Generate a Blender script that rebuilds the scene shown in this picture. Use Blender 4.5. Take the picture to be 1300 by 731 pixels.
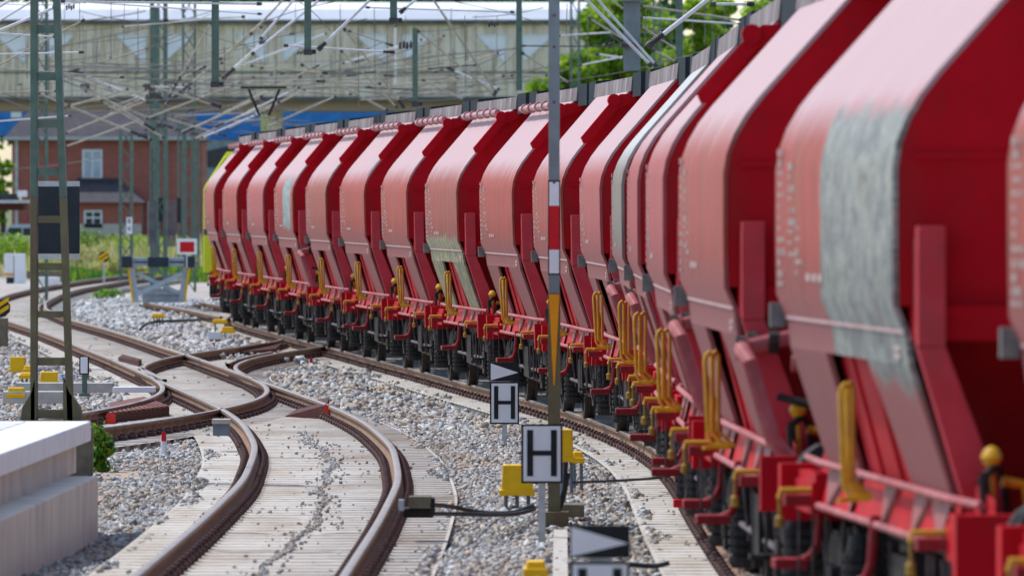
import bpy, math, random
import numpy as np
from mathutils import Vector, Matrix

random.seed(7); rng = np.random.default_rng(11)
for o in list(bpy.data.objects): bpy.data.objects.remove(o)
S = bpy.context.scene
COL = S.collection
R = math.radians

# ------------------------------------------------------------------ camera, sky, sun, exposure
F = 10833.0; H = 2.68; HOR = 257.0          # focal length in px of a 1300 px wide frame, eye height above rail, horizon row
cd = bpy.data.cameras.new('camera'); cam = bpy.data.objects.new('camera', cd); COL.objects.link(cam)
cam.location = (0, 0, H); cam.rotation_euler = (R(90), 0, 0)
cd.sensor_width = 36; cd.lens = 36*F/1300; cd.shift_y = -(365.5-HOR)/1300
cd.clip_start = 1; cd.clip_end = 4000
cd.dof.use_dof = True; cd.dof.focus_distance = 106; cd.dof.aperture_fstop = 5.4
S.camera = cam
W = bpy.data.worlds.new('World'); S.world = W; W.use_nodes = True
wn = W.node_tree; bg = wn.nodes['Background']
sky = wn.nodes.new('ShaderNodeTexSky'); sky.sky_type = 'NISHITA'; sky.sun_disc = False
SUN_EL, SUN_AZ = 56, -52                    # azimuth measured from +Y towards +X
sky.sun_elevation = R(SUN_EL); sky.sun_rotation = R(SUN_AZ)
sky.air_density = 1.0; sky.dust_density = 1.2; sky.ozone_density = 1.0
wn.links.new(sky.outputs[0], bg.inputs[0]); bg.inputs[1].default_value = 0.15
sd = bpy.data.lights.new('sun', 'SUN'); sd.energy = 2.3; sd.angle = R(1.5); sd.color = (1, 0.96, 0.91)
sun = bpy.data.objects.new('sun', sd); COL.objects.link(sun)
dv = Vector((math.sin(R(SUN_AZ))*math.cos(R(SUN_EL)), math.cos(R(SUN_AZ))*math.cos(R(SUN_EL)), math.sin(R(SUN_EL))))
sun.rotation_euler = dv.to_track_quat('Z', 'Y').to_euler(); sun.location = (0, 0, 60)
S.view_settings.view_transform = 'Standard'; S.view_settings.look = 'None'
S.view_settings.exposure = 0.68; S.view_settings.gamma = 1; S.view_settings.use_curve_mapping = False
S.render.engine = 'CYCLES'; S.render.resolution_x = 1024; S.render.resolution_y = 575

# ------------------------------------------------------------------ helpers
def P(x, y, d): return Vector(((x-650)/F*d, d, H-(y-HOR)/F*d))
def G(x, y, z=0.0):
    d = F*(H-z)/(y-HOR); return Vector(((x-650)/F*d, d, z))

class MB:
    def __init__(s): s.v = []; s.f = []
    def add(s, vs, fs):
        n = len(s.v); s.v += [tuple(v) for v in vs]; s.f += [tuple(i+n for i in f) for f in fs]; return s
    def box(s, x0, x1, y0, y1, z0, z1, M=None):
        vs = [Vector((x, y, z)) for z in (z0, z1) for y in (y0, y1) for x in (x0, x1)]
        if M is not None: vs = [M @ v for v in vs]
        return s.add(vs, [(0,2,3,1), (4,5,7,6), (0,1,5,4), (2,6,7,3), (0,4,6,2), (1,3,7,5)])
    def cbox(s, c, sx, sy, sz, M=None):
        return s.box(c[0]-sx/2, c[0]+sx/2, c[1]-sy/2, c[1]+sy/2, c[2]-sz/2, c[2]+sz/2, M)
    def tube(s, pts, r, n=8, cap=True, r2=None):
        pts = [Vector(p) for p in pts]; m = len(pts); rings = []
        up = None
        for i, p in enumerate(pts):
            t = (pts[min(i+1, m-1)]-pts[max(i-1, 0)]).normalized()
            if up is None: up = Vector((0, 0, 1)) if abs(t.z) < .95 else Vector((1, 0, 0))
            a = t.cross(up).normalized(); b = a.cross(t).normalized(); up = b
            rr = r if r2 is None else r+(r2-r)*i/(m-1)
            rings.append([p+(a*math.cos(2*math.pi*k/n)+b*math.sin(2*math.pi*k/n))*rr for k in range(n)])
        vs = [v for ring in rings for v in ring]; fs = []
        for i in range(m-1):
            for k in range(n):
                fs.append((i*n+k, i*n+(k+1) % n, (i+1)*n+(k+1) % n, (i+1)*n+k))
        if cap: fs.append(tuple(range(n-1, -1, -1))); fs.append(tuple((m-1)*n+k for k in range(n)))
        return s.add(vs, fs)
    def bar(s, a, b, w, h=None):
        h = w if h is None else h; a = Vector(a); b = Vector(b); t = (b-a).normalized()
        up = Vector((0, 0, 1)) if abs(t.z) < .9 else Vector((0, 1, 0))
        x = t.cross(up).normalized()*w/2; y = x.normalized().cross(t).normalized()*h/2
        vs = [p+i*x+j*y for p in (a, b) for (i, j) in ((-1,-1), (1,-1), (1,1), (-1,1))]
        return s.add(vs, [(3,2,1,0), (4,5,6,7), (0,1,5,4), (1,2,6,5), (2,3,7,6), (3,0,4,7)])
    def prism(s, poly, d0, d1, axis='y'):      # poly = [(a,b)] ; axis y: (x,z), axis x: (y,z), axis z: (x,y)
        n = len(poly)
        def mk(a, b, d): return (a, d, b) if axis == 'y' else ((d, a, b) if axis == 'x' else (a, b, d))
        vs = [mk(a, b, d) for d in (d0, d1) for a, b in poly]
        fs = [tuple(range(n-1, -1, -1)), tuple(range(n, 2*n))]+[(i, (i+1) % n, n+(i+1) % n, n+i) for i in range(n)]
        return s.add(vs, fs)
    def lathe(s, c, prof, axis='x', n=20):     # prof = [(offset along axis, radius)]
        c = Vector(c); vs = []
        for (o, r) in prof:
            for k in range(n):
                a = 2*math.pi*k/n; u, w = r*math.cos(a), r*math.sin(a)
                vs.append(c+Vector({'x': (o, u, w), 'y': (u, o, w), 'z': (u, w, o)}[axis]))
        m = len(prof); fs = [(i*n+k, i*n+(k+1) % n, (i+1)*n+(k+1) % n, (i+1)*n+k) for i in range(m-1) for k in range(n)]
        fs += [tuple(range(n-1, -1, -1)), tuple((m-1)*n+k for k in range(n))]
        return s.add(vs, fs)
    def build(s, name, mat, parent=None, smooth=False, bevel=0):
        me = bpy.data.meshes.new(name); me.from_pydata(s.v, [], s.f); me.validate()
        import bmesh
        bm = bmesh.new(); bm.from_mesh(me); bmesh.ops.recalc_face_normals(bm, faces=bm.faces); bm.to_mesh(me); bm.free()
        me.materials.append(mat)
        if smooth:
            me.polygons.foreach_set('use_smooth', [True]*len(me.polygons))
            try: me.set_sharp_from_angle(angle=R(35))
            except Exception: pass
        o = bpy.data.objects.new(name, me); COL.objects.link(o)
        if bevel:
            b = o.modifiers.new('bevel', 'BEVEL'); b.width = bevel; b.segments = 2; b.limit_method = 'ANGLE'
        if parent: o.parent = parent
        return o

def tag(o, label, cat, group=None, kind=None):
    if label: o['label'] = label
    if cat: o['category'] = cat
    if group: o['group'] = group
    if kind: o['kind'] = kind
    return o
def empty(name, loc, rot=(0, 0, 0)):
    o = bpy.data.objects.new(name, None); COL.objects.link(o); o.location = loc; o.rotation_euler = rot
    o.empty_display_size = .2; return o
def struct(o): o['kind'] = 'structure'; return o
def copy_tree(o, parent=None):
    c = o.copy(); COL.objects.link(c)
    if parent: c.parent = parent
    for ch in [k for k in ALLCH.get(o.name, [])]: copy_tree(ch, c)
    return c
ALLCH = {}
def index_children(root):
    def rec(o):
        ALLCH[o.name] = [c for c in bpy.data.objects if c.parent == o]
        for c in ALLCH[o.name]: rec(c)
    rec(root)
def bigmesh(name, V, Q, mat):
    me = bpy.data.meshes.new(name); nv = len(V); nf, k = Q.shape
    me.vertices.add(nv); me.vertices.foreach_set('co', V.astype(np.float32).ravel())
    me.loops.add(nf*k); me.loops.foreach_set('vertex_index', Q.astype(np.int32).ravel())
    me.polygons.add(nf); me.polygons.foreach_set('loop_start', (np.arange(nf)*k).astype(np.int32))
    try: me.polygons.foreach_set('loop_total', np.full(nf, k, np.int32))
    except Exception: pass
    me.update(calc_edges=True); me.materials.append(mat)
    o = bpy.data.objects.new(name, me); COL.objects.link(o); return o

# ------------------------------------------------------------------ materials
def nd(nt, t, **kw):
    n = nt.nodes.new(t)
    for k, v in kw.items(): setattr(n, k, v)
    return n
def ramp(nt, fac, stops):
    r = nd(nt, 'ShaderNodeValToRGB'); e = r.color_ramp.elements
    while len(e) < len(stops): e.new(.5)
    for i, (p, c) in enumerate(stops): e[i].position = p; e[i].color = (*c, 1) if len(c) == 3 else c
    nt.links.new(fac, r.inputs[0]); return r.outputs[0]
def mix(nt, fac, a, b, mode='MIX'):
    m = nd(nt, 'ShaderNodeMix', data_type='RGBA', blend_type=mode)
    for inp, val in ((m.inputs[0], fac), (m.inputs[6], a), (m.inputs[7], b)):
        if isinstance(val, (int, float)): inp.default_value = val
        elif isinstance(val, tuple): inp.default_value = (*val, 1)
        else: nt.links.new(val, inp)
    return m.outputs[2]
def coords(nt, scale=(1, 1, 1), world=False, loc=None):
    if world: src = nd(nt, 'ShaderNodeNewGeometry').outputs['Position']
    else: src = nd(nt, 'ShaderNodeTexCoord').outputs['Object']
    mp = nd(nt, 'ShaderNodeMapping'); mp.inputs['Scale'].default_value = scale
    nt.links.new(src, mp.inputs[0])
    if loc is not None: nt.links.new(loc, mp.inputs['Location'])
    return mp.outputs[0]
def noise(nt, vec, scale, detail=4, rough=.55):
    n = nd(nt, 'ShaderNodeTexNoise'); n.inputs['Scale'].default_value = scale
    n.inputs['Detail'].default_value = detail; n.inputs['Roughness'].default_value = rough
    nt.links.new(vec, n.inputs['Vector']); return n.outputs['Fac']
def bump(nt, h, strength, dist=.01):
    b = nd(nt, 'ShaderNodeBump'); b.inputs['Strength'].default_value = strength; b.inputs['Distance'].default_value = dist
    nt.links.new(h, b.inputs['Height']); return b.outputs[0]
def newmat(name):
    m = bpy.data.materials.new(name); m.use_nodes = True; nt = m.node_tree; return m, nt, nt.nodes['Principled BSDF']
def pmat(name, c1, c2=None, sc=6, rough=.6, metal=0, stretch=(1, 1, 1), bmp=.15, world=False, lo=.35, hi=.65, spec=.18, dirt=None):
    m, nt, p = newmat(name); c2 = c2 or tuple(v*.75 for v in c1)
    v = coords(nt, stretch, world); f = noise(nt, v, sc)
    col = ramp(nt, f, [(lo, c1), (hi, c2)])
    if dirt:
        f2 = noise(nt, coords(nt, (1, 1, .3), world), sc*.35+1.1, 6, .7)
        col = mix(nt, ramp(nt, f2, [(.5, (0, 0, 0)), (.72, (1, 1, 1))]), col, dirt)
    nt.links.new(col, p.inputs['Base Color'])
    p.inputs['Roughness'].default_value = rough; p.inputs['Metallic'].default_value = metal
    p.inputs['Specular IOR Level'].default_value = spec
    if bmp: nt.links.new(bump(nt, noise(nt, v, sc*6), bmp, .01), p.inputs['Normal'])
    return m

def panel_mat(name, variant=0, graffiti=None):
    # sun-bleached, streaked red paint of the hopper sides; variation per wagon from the object's random number
    m, nt, p = newmat(name)
    oi = nd(nt, 'ShaderNodeObjectInfo'); mul = nd(nt, 'ShaderNodeMath', operation='MULTIPLY'); mul.inputs[1].default_value = 40
    nt.links.new(oi.outputs['Random'], mul.inputs[0])
    st = coords(nt, (.02, 3.6, .22), loc=mul.outputs[0]); s1 = noise(nt, st, 2.2, 5, .7)
    st2 = coords(nt, (.02, 1.1, .5), loc=mul.outputs[0]); s2 = noise(nt, st2, 1.5, 3)
    if variant == 0: stops = [(.34, (.42, .035, .025)), (.43, (.35, .065, .05)), (.50, (.19, .06, .05)), (.58, (.36, .085, .07)), (.68, (.28, .15, .135))]
    elif variant == 1: stops = [(.35, (.40, .085, .085)), (.5, (.32, .06, .06)), (.65, (.36, .13, .125))]
    else: stops = [(.38, (.22, .21, .18)), (.5, (.15, .15, .14)), (.62, (.26, .20, .16))]
    col = ramp(nt, s1, stops)
    col = mix(nt, ramp(nt, s2, [(.5, (0, 0, 0)), (.68, (.55, .55, .55))]), col, (.19, .095, .055) if variant == 0 else (.28, .10, .10))
    if variant == 0:
        hf = nd(nt, 'ShaderNodeMath', operation='MULTIPLY'); hf.inputs[1].default_value = .65; nt.links.new(oi.outputs['Random'], hf.inputs[0])
        col = mix(nt, hf.outputs[0], col, mix(nt, s2, (.44, .05, .038), (.28, .05, .036)))
        ru = noise(nt, coords(nt, (.02, 2.0, 1.2), loc=mul.outputs[0]), 2.6, 7, .8)
        col = mix(nt, ramp(nt, ru, [(.56, (0, 0, 0)), (.66, (.8, .8, .8))]), col, (.15, .065, .04))
    xyz = nd(nt, 'ShaderNodeSeparateXYZ'); nt.links.new(nd(nt, 'ShaderNodeTexCoord').outputs['Object'], xyz.inputs[0])
    z = xyz.outputs['Z']
    add = nd(nt, 'ShaderNodeMath', operation='MULTIPLY_ADD'); add.inputs[1].default_value = .5
    nt.links.new(s1, add.inputs[0]); nt.links.new(z, add.inputs[2])
    def rng_(a, b):
        mr = nd(nt, 'ShaderNodeMapRange'); mr.inputs[1].default_value = a; mr.inputs[2].default_value = b
        nt.links.new(add.outputs[0], mr.inputs[0]); return mr.outputs[0]
    pale = mix(nt, s1, (.38, .22, .225), (.50, .38, .385)) if variant != 2 else (.42, .42, .41)
    col = mix(nt, rng_(3.26, 3.50), col, pale)          # chalky paint above the knee
    col = mix(nt, rng_(2.62, 2.28), col, mix(nt, s1, (.27, .075, .075), (.30, .13, .125)))      # greyish film at the fold
    # fine pale scratches
    st3 = coords(nt, (.02, 16, .5), loc=mul.outputs[0]); s3 = noise(nt, st3, 2, 2)
    col = mix(nt, ramp(nt, s3, [(.60, (0, 0, 0)), (.72, (.35, .35, .35))]), col, (.30, .21, .18))
    if graffiti:
        y0, y1, z0, z1, c = graffiti
        n1 = noise(nt, coords(nt, (1, 1.6, 1.1)), 2.4, 7, .75)
        def lim(out, a, b, w):
            q = nd(nt, 'ShaderNodeMath', operation='MULTIPLY_ADD'); q.inputs[1].default_value = w
            nt.links.new(n1, q.inputs[0]); nt.links.new(out, q.inputs[2])
            m1 = nd(nt, 'ShaderNodeMapRange'); m1.inputs[1].default_value = a+w*.5; m1.inputs[2].default_value = a+w*.5+.08; nt.links.new(q.outputs[0], m1.inputs[0])
            m2 = nd(nt, 'ShaderNodeMapRange'); m2.inputs[1].default_value = b+w*.5; m2.inputs[2].default_value = b+w*.5-.08; nt.links.new(q.outputs[0], m2.inputs[0])
            q2 = nd(nt, 'ShaderNodeMath', operation='MULTIPLY'); nt.links.new(m1.outputs[0], q2.inputs[0]); nt.links.new(m2.outputs[0], q2.inputs[1]); return q2.outputs[0]
        q3 = nd(nt, 'ShaderNodeMath', operation='MULTIPLY'); nt.links.new(lim(xyz.outputs['Y'], y0, y1, .5), q3.inputs[0]); nt.links.new(lim(z, z0, z1, .5), q3.inputs[1])
        gs = noise(nt, coords(nt, (.05, 2.2, 1.5)), 1.5, 7, .8)
        gc = ramp(nt, gs, [(.32, tuple(v*.35 for v in c)), (.42, c), (.48, tuple(min(1, v*1.7) for v in c)), (.53, (.10, .115, .13)), (.60, tuple(v*1.2 for v in c)), (.68, (.20, .07, .06))])
        col = mix(nt, q3.outputs[0], col, gc)
    nt.links.new(col, p.inputs['Base Color'])
    rr = ramp(nt, s1, [(.3, (.5, .5, .5)), (.7, (.7, .7, .7))]); nt.links.new(rr, p.inputs['Roughness'])
    p.inputs['Specular IOR Level'].default_value = .12
    nt.links.new(bump(nt, s1, .12, .01), p.inputs['Normal'])
    return m

M = {}
M['panel'] = panel_mat('bleached_red_panel', 0)
M['panel_pink'] = panel_mat('pink_panel', 1)
M['panel_grey'] = panel_mat('grey_green_panel', 2)
M['panel_graf0'] = panel_mat('panel_big_graffiti', 0, (-2.95, .55, 1.72, 3.2, (.195, .20, .175)))
M['panel_graf8'] = panel_mat('panel_low_graffiti', 0, (-2.9, 2.9, 1.0, 2.25, (.24, .22, .12)))
M['panel_graf12'] = panel_mat('panel_stripe_graffiti', 0, (-2.2, .2, 2.2, 3.2, (.20, .25, .25)))
M['red'] = pmat('signal_red_paint', (.50, .004, .014), (.38, .003, .010), 1.6, .6, bmp=.08, dirt=(.24, .014, .014), spec=.1)
M['red_dull'] = pmat('dull_red_paint', (.27, .012, .018), (.18, .010, .014), 4, .6, bmp=.1, dirt=(.16, .05, .045))
M['red_pale'] = pmat('pale_red_paint', (.42, .15, .15), (.34, .06, .065), 5, .55, bmp=.1, dirt=(.20, .07, .06))
M['red_post'] = pmat('light_red_post', (.52, .045, .06), (.44, .03, .04), 4, .6, bmp=.1, dirt=(.30, .06, .06))
M['chute'] = pmat('chute_red_paint', (.48, .004, .014), (.38, .003, .01), 3, .6, bmp=.08)
M['pinktube'] = pmat('bleached_pink_tube', (.46, .20, .21), (.44, .30, .30), 7, .5, dirt=(.30, .06, .06))
M['yellow'] = pmat('yellow_paint', (.66, .38, .02), (.50, .26, .018), 9, .42, bmp=.06, dirt=(.30, .18, .05))
M['olive_yellow'] = pmat('dirty_yellow_paint', (.40, .24, .03), (.22, .13, .04), 9, .6)
M['yellow_box'] = pmat('yellow_plastic', (.85, .50, .01), (.75, .42, .01), 5, .5, bmp=.03)
M['black'] = pmat('black_underframe', (.010, .010, .012), (.030, .024, .022), 9, .6, bmp=.2)
M['wheel'] = pmat('dark_steel_wheel', (.022, .02, .02), (.045, .035, .03), 9, .6)
M['rod'] = pmat('steel_rod', (.12, .10, .10), (.07, .045, .045), 12, .6)
M['roofboard'] = pmat('grey_roof_walkway', (.19, .16, .16), (.12, .09, .10), 3, .7, stretch=(1, .4, 1), dirt=(.38, .35, .35))
M['roofend'] = pmat('slate_grey_cover', (.022, .034, .042), (.035, .042, .05), 5, .8, spec=.05)
M['grey_box'] = pmat('grey_metal_box', (.12, .13, .13), (.2, .2, .19), 8, .5)
M['label'] = pmat('chalk_white_marking', (.44, .36, .33), (.38, .26, .24), 20, .7, bmp=0)
M['seam'] = pmat('pale_seam', (.46, .33, .33), (.36, .2, .2), 10, .5)
M['rail_web'] = pmat('rusty_rail_web', (.30, .19, .125), (.19, .105, .07), 9, .8, world=True, bmp=.3)
M['rail_head'] = pmat('worn_rail_head', (.34, .285, .25), (.22, .165, .135), 5, .45, metal=.3, world=True, bmp=.05)
M['clip'] = pmat('rusted_clips', (.075, .045, .042), (.13, .065, .055), 12, .8, world=True)
M['rust'] = pmat('red_brown_rust', (.085, .022, .015), (.055, .018, .014), 9, .75, stretch=(1, 1, 1), bmp=.3)
M['redend'] = pmat('bright_red_end', (.75, .05, .03), (.6, .04, .03), 9, .5)
M['concrete'] = pmat('platform_concrete', (.70, .64, .54), (.52, .48, .41), 3, .85, stretch=(.6, 4, .35), world=True, lo=.3, hi=.7, dirt=(.42, .40, .37))
M['coping'] = pmat('white_coping', (.80, .80, .79), (.72, .72, .71), 3, .8, world=True, bmp=.1)
M['conc_block'] = pmat('weathered_block', (.50, .48, .44), (.40, .37, .33), 5, .9, world=True, bmp=.3)
M['brownblock'] = pmat('mossy_block', (.14, .12, .08), (.20, .17, .12), 7, .9, bmp=.4)
M['mast_green'] = pmat('green_mast_paint', (.12, .185, .15), (.085, .135, .11), 6, .6, dirt=(.16, .15, .11))
M['mast_grey'] = pmat('grey_mast_paint', (.22, .26, .27), (.17, .20, .21), 4, .55)
M['mast_olive'] = pmat('olive_rusty_mast', (.17, .155, .085), (.13, .11, .065), 5, .7, dirt=(.15, .08, .05))
M['panel_dark'] = pmat('signal_back_black', (.02, .026, .032), (.03, .036, .042), 3, .5)
M['white_paint'] = pmat('white_reflective', (.80, .82, .84), (.74, .76, .78), 4, .5, bmp=0)
M['black_paint'] = pmat('black_paint', (.012, .014, .018), (.02, .022, .026), 5, .5, bmp=0)
M['sign_red'] = pmat('reflective_red', (.62, .01, .02), (.55, .01, .02), 4, .4, bmp=0)
M['orange'] = pmat('orange_triangle', (.85, .34, .01), (.78, .30, .01), 4, .5, bmp=0)
M['galv'] = pmat('galvanised_steel', (.50, .52, .53), (.38, .40, .41), 8, .45, metal=.5)
M['tubewhite'] = pmat('white_tube', (.74, .74, .76), (.60, .60, .62), 6, .45)
M['tubebeige'] = pmat('beige_tube', (.46, .42, .34), (.34, .30, .23), 6, .55)
M['wire'] = pmat('copper_grey_wire', (.16, .15, .14), (.24, .22, .2), 6, .6, bmp=0)
M['insul'] = pmat('dark_insulator', (.045, .045, .055), (.09, .08, .08), 8, .4)
M['cable'] = pmat('black_cable', (.02, .022, .028), (.04, .042, .05), 8, .5)
M['bluegrey'] = pmat('blue_grey_plastic', (.14, .18, .22), (.18, .22, .26), 6, .5)
M['stop_grey'] = pmat('buffer_stop_paint', (.42, .48, .54), (.34, .40, .46), 4, .45, dirt=(.28, .28, .28))
M['navy'] = pmat('navy_buffer', (.02, .03, .045), (.035, .045, .06), 5, .5)
M['loco'] = pmat('lime_yellow_paint', (.66, .72, .03), (.6, .66, .03), 3, .35, bmp=0)
M['loco_grey'] = pmat('loco_grey_paint', (.24, .30, .32), (.18, .22, .24), 3, .5)
M['glass'] = pmat('dark_glass', (.03, .04, .05), (.05, .06, .07), 3, .1, bmp=0)
M['curtain'] = pmat('curtained_glass', (.34, .40, .46), (.50, .55, .60), 2.5, .15, stretch=(3, 3, .5), bmp=0)
M['trunk'] = pmat('bark', (.10, .075, .05), (.06, .045, .03), 8, .9)
M['slate'] = pmat('slate_roof', (.085, .08, .09), (.055, .05, .06), 3, .8, stretch=(1, 1, 4), world=True, bmp=.4)
M['blue'] = pmat('blue_hoarding', (.03, .16, .46), (.04, .22, .55), 1.2, .5, world=True, bmp=0)
M['bluedeck'] = pmat('white_bridge_top', (.82, .83, .86), (.74, .75, .78), 1, .7, world=True)
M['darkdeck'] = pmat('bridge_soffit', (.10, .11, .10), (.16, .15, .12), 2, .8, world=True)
M['carpaint'] = pmat('silver_car_paint', (.50, .54, .58), (.46, .50, .54), 2, .3, metal=.3, bmp=0)

def brick_mat():
    m, nt, p = newmat('red_brick'); v = coords(nt, (1, 1, 1), world=True)
    sx = nd(nt, 'ShaderNodeSeparateXYZ'); nt.links.new(v, sx.inputs[0])
    cx = nd(nt, 'ShaderNodeCombineXYZ'); nt.links.new(sx.outputs['X'], cx.inputs[0]); nt.links.new(sx.outputs['Z'], cx.inputs[1])
    b = nd(nt, 'ShaderNodeTexBrick'); b.inputs['Scale'].default_value = 1; b.inputs['Brick Width'].default_value = .3; b.inputs['Row Height'].default_value = .09
    b.inputs['Mortar Size'].default_value = .008
    b.inputs['Color1'].default_value = (.42, .10, .07, 1); b.inputs['Color2'].default_value = (.30, .07, .05, 1); b.inputs['Mortar'].default_value = (.30, .20, .17, 1)
    nt.links.new(cx.outputs[0], b.inputs['Vector'])
    f = noise(nt, coords(nt, (.6, .6, 2.2), world=True), 1.3, 6, .7)
    nt.links.new(mix(nt, ramp(nt, f, [(.45, (0, 0, 0)), (.7, (.8, .8, .8))]), b.outputs[0], (.33, .12, .09)), p.inputs['Base Color'])
    p.inputs['Roughness'].default_value = .9; return m
M['brick'] = brick_mat()
def bridge_mat():
    m, nt, p = newmat('stained_beige_concrete')
    s = noise(nt, coords(nt, (1.6, 1, .2), world=True), 1.6, 7, .8); s2 = noise(nt, coords(nt, (.25, 1, .6), world=True), 1.2, 4)
    col = ramp(nt, s, [(.34, (.93, .84, .70)), (.48, (.80, .70, .56)), (.56, (.60, .48, .33)), (.64, (.30, .24, .17))])
    col = mix(nt, ramp(nt, s2, [(.4, (0, 0, 0)), (.7, (.6, .6, .6))]), col, (.72, .60, .42))
    nt.links.new(col, p.inputs['Base Color']); p.inputs['Roughness'].default_value = .9; return m
M['bridge'] = bridge_mat()
def stone_mat(name, cols):
    m, nt, p = newmat(name); g = nd(nt, 'ShaderNodeNewGeometry'); n = len(cols)
    c = ramp(nt, g.outputs['Random Per Island'], [((i+.5)/n, cc) for i, cc in enumerate(cols)])
    big = noise(nt, coords(nt, (1, .18, 1), world=True), .9, 4)
    c = mix(nt, ramp(nt, big, [(.48, (0, 0, 0)), (.62, (.7, .7, .7))]), c, mix(nt, .55, c, (.30, .21, .13)))
    nt.links.new(c, p.inputs['Base Color']); p.inputs['Roughness'].default_value = .85; return m
M['stone'] = stone_mat('granite_ballast', [(.27, .285, .29), (.47, .48, .48), (.22, .17, .13), (.37, .40, .41), (.30, .23, .17), (.58, .57, .53), (.11, .115, .12), (.30, .335, .35), (.44, .31, .20), (.45, .48, .49), (.48, .49, .48), (.33, .27, .21)])
M['stone_pale'] = stone_mat('fresh_pale_ballast', [(.42, .43, .44), (.52, .53, .53), (.33, .34, .36), (.47, .46, .44), (.58, .58, .58), (.28, .29, .30)])
def ground_mat():
    m, nt, p = newmat('gravel_ground'); v = coords(nt, (1, .35, 1), world=True)
    f = noise(nt, v, 9, 8, .7); f2 = noise(nt, coords(nt, (1, .2, 1), world=True), .5, 4)
    c = ramp(nt, f, [(.3, (.24, .21, .19)), (.5, (.38, .35, .32)), (.7, (.50, .48, .46))])
    c = mix(nt, ramp(nt, f2, [(.4, (0, 0, 0)), (.65, (.6, .6, .6))]), c, (.34, .26, .19))
    geo = nd(nt, 'ShaderNodeSeparateXYZ'); nt.links.new(nd(nt, 'ShaderNodeNewGeometry').outputs['Position'], geo.inputs[0])
    mr = nd(nt, 'ShaderNodeMapRange'); mr.inputs[1].default_value = 330; mr.inputs[2].default_value = 350; nt.links.new(geo.outputs['Y'], mr.inputs[0])
    c = mix(nt, mr.outputs[0], c, ramp(nt, noise(nt, v, .6, 4), [(.4, (.06, .11, .02)), (.6, (.16, .15, .07))]))
    nt.links.new(c, p.inputs['Base Color']); p.inputs['Roughness'].default_value = .95
    nt.links.new(bump(nt, f, .6, .03), p.inputs['Normal']); return m
M['ground'] = ground_mat()
def sleeper_mat(name, islands):
    m, nt, p = newmat(name); g = nd(nt, 'ShaderNodeNewGeometry')
    f0 = noise(nt, coords(nt, (.8, .22, 1), world=True), 1.1, 5, .65)
    base = ramp(nt, f0, [(.34, (.38, .32, .26)), (.45, (.46, .43, .385)), (.55, (.53, .51, .47)), (.66, (.43, .40, .355))])
    if islands: base = mix(nt, .22, base, ramp(nt, g.outputs['Random Per Island'], [(0, (.42, .36, .28)), (.4, (.60, .56, .49)), (.75, (.40, .33, .26)), (1, (.62, .60, .55))]))
    f = noise(nt, coords(nt, (1.2, 6, 1), world=True), 3.0, 8, .75)
    c = mix(nt, ramp(nt, f, [(.48, (0, 0, 0)), (.64, (.8, .8, .8))]), base, (.30, .23, .17))
    f2 = noise(nt, coords(nt, (2, 1.2, 1), world=True), 5, 5, .75)
    c = mix(nt, ramp(nt, f2, [(.62, (0, 0, 0)), (.68, (.8, .8, .8))]), c, (.13, .11, .10))
    nt.links.new(c, p.inputs['Base Color']); p.inputs['Roughness'].default_value = .9; p.inputs['Specular IOR Level'].default_value = .15
    nt.links.new(bump(nt, f, .4, .01), p.inputs['Normal']); return m
M['sleeper'] = sleeper_mat('dusty_concrete_sleeper', True)
M['crib'] = sleeper_mat('dusty_crib_gravel', False)
def leaf_mat(name, cols):
    m, nt, p = newmat(name); g = nd(nt, 'ShaderNodeNewGeometry'); n = len(cols)
    c = ramp(nt, g.outputs['Random Per Island'], [((i+.5)/n, cc) for i, cc in enumerate(cols)])
    nt.links.new(c, p.inputs['Base Color']); p.inputs['Roughness'].default_value = .6
    tr = nd(nt, 'ShaderNodeBsdfTranslucent'); nt.links.new(c, tr.inputs[0]); ms = nd(nt, 'ShaderNodeMixShader'); ms.inputs[0].default_value = .45
    out = nt.nodes['Material Output']; nt.links.new(p.outputs[0], ms.inputs[1]); nt.links.new(tr.outputs[0], ms.inputs[2]); nt.links.new(ms.outputs[0], out.inputs[0]); return m
M['leaf'] = leaf_mat('bright_green_leaves', [(.20, .36, .02), (.34, .52, .03), (.10, .22, .02), (.46, .60, .05)])  # bright yellow-green leaf palette, one tone drawn per leaf
M['leafdark'] = leaf_mat('deep_green_leaves', [(.07, .18, .05), (.10, .24, .06), (.05, .13, .05)])
M['grass'] = leaf_mat('dry_grass_blades', [(.26, .34, .06), (.50, .48, .16), (.62, .50, .28), (.24, .34, .05), (.68, .52, .34), (.46, .50, .12)])
M['vine'] = leaf_mat('vine_leaves', [(.06, .20, .02), (.14, .32, .02), (.30, .38, .02), (.04, .12, .02)])

# ------------------------------------------------------------------ train path (centre line), in metres
CP = [(20, 4.9), (28, 4.75), (34, 4.13), (40, 3.56), (43.3, 3.28), (49, 2.86), (53, 2.68), (58.6, 2.53), (65.4, 2.48), (75, 2.45), (84.5, 2.46), (91.2, 2.39), (96.8, 2.22),
      (100.8, 2.04), (106.4, 1.72), (110.3, 1.47), (116, 1.02), (119.8, .70), (125.4, .19), (132.2, -.36), (139, -.93), (144.6, -1.45), (151.3, -2.0), (163.7, -3.08), (173.3, -3.9), (182.8, -4.72), (192.4, -5.48), (200, -5.85), (206, -5.95), (222, -6.3), (250, -6.8), (300, -7.5)]
def smooth_path(pts, sig=2.5, step=.5):
    pts = sorted(pts); d = np.arange(pts[0][0], pts[-1][0]+step, step)
    x = np.interp(d, [p[0] for p in pts], [p[1] for p in pts]); k = int(4*sig/step)
    w = np.exp(-.5*(np.arange(-k, k+1)*step/sig)**2); w /= w.sum()
    xp = np.concatenate([2*x[0]-x[1:k+1][::-1], x, 2*x[-1]-x[-k-1:-1][::-1]])
    return d, np.convolve(xp, w, 'valid')
TD, TX = smooth_path(CP)
def train_x(d): return float(np.interp(d, TD, TX))
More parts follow.
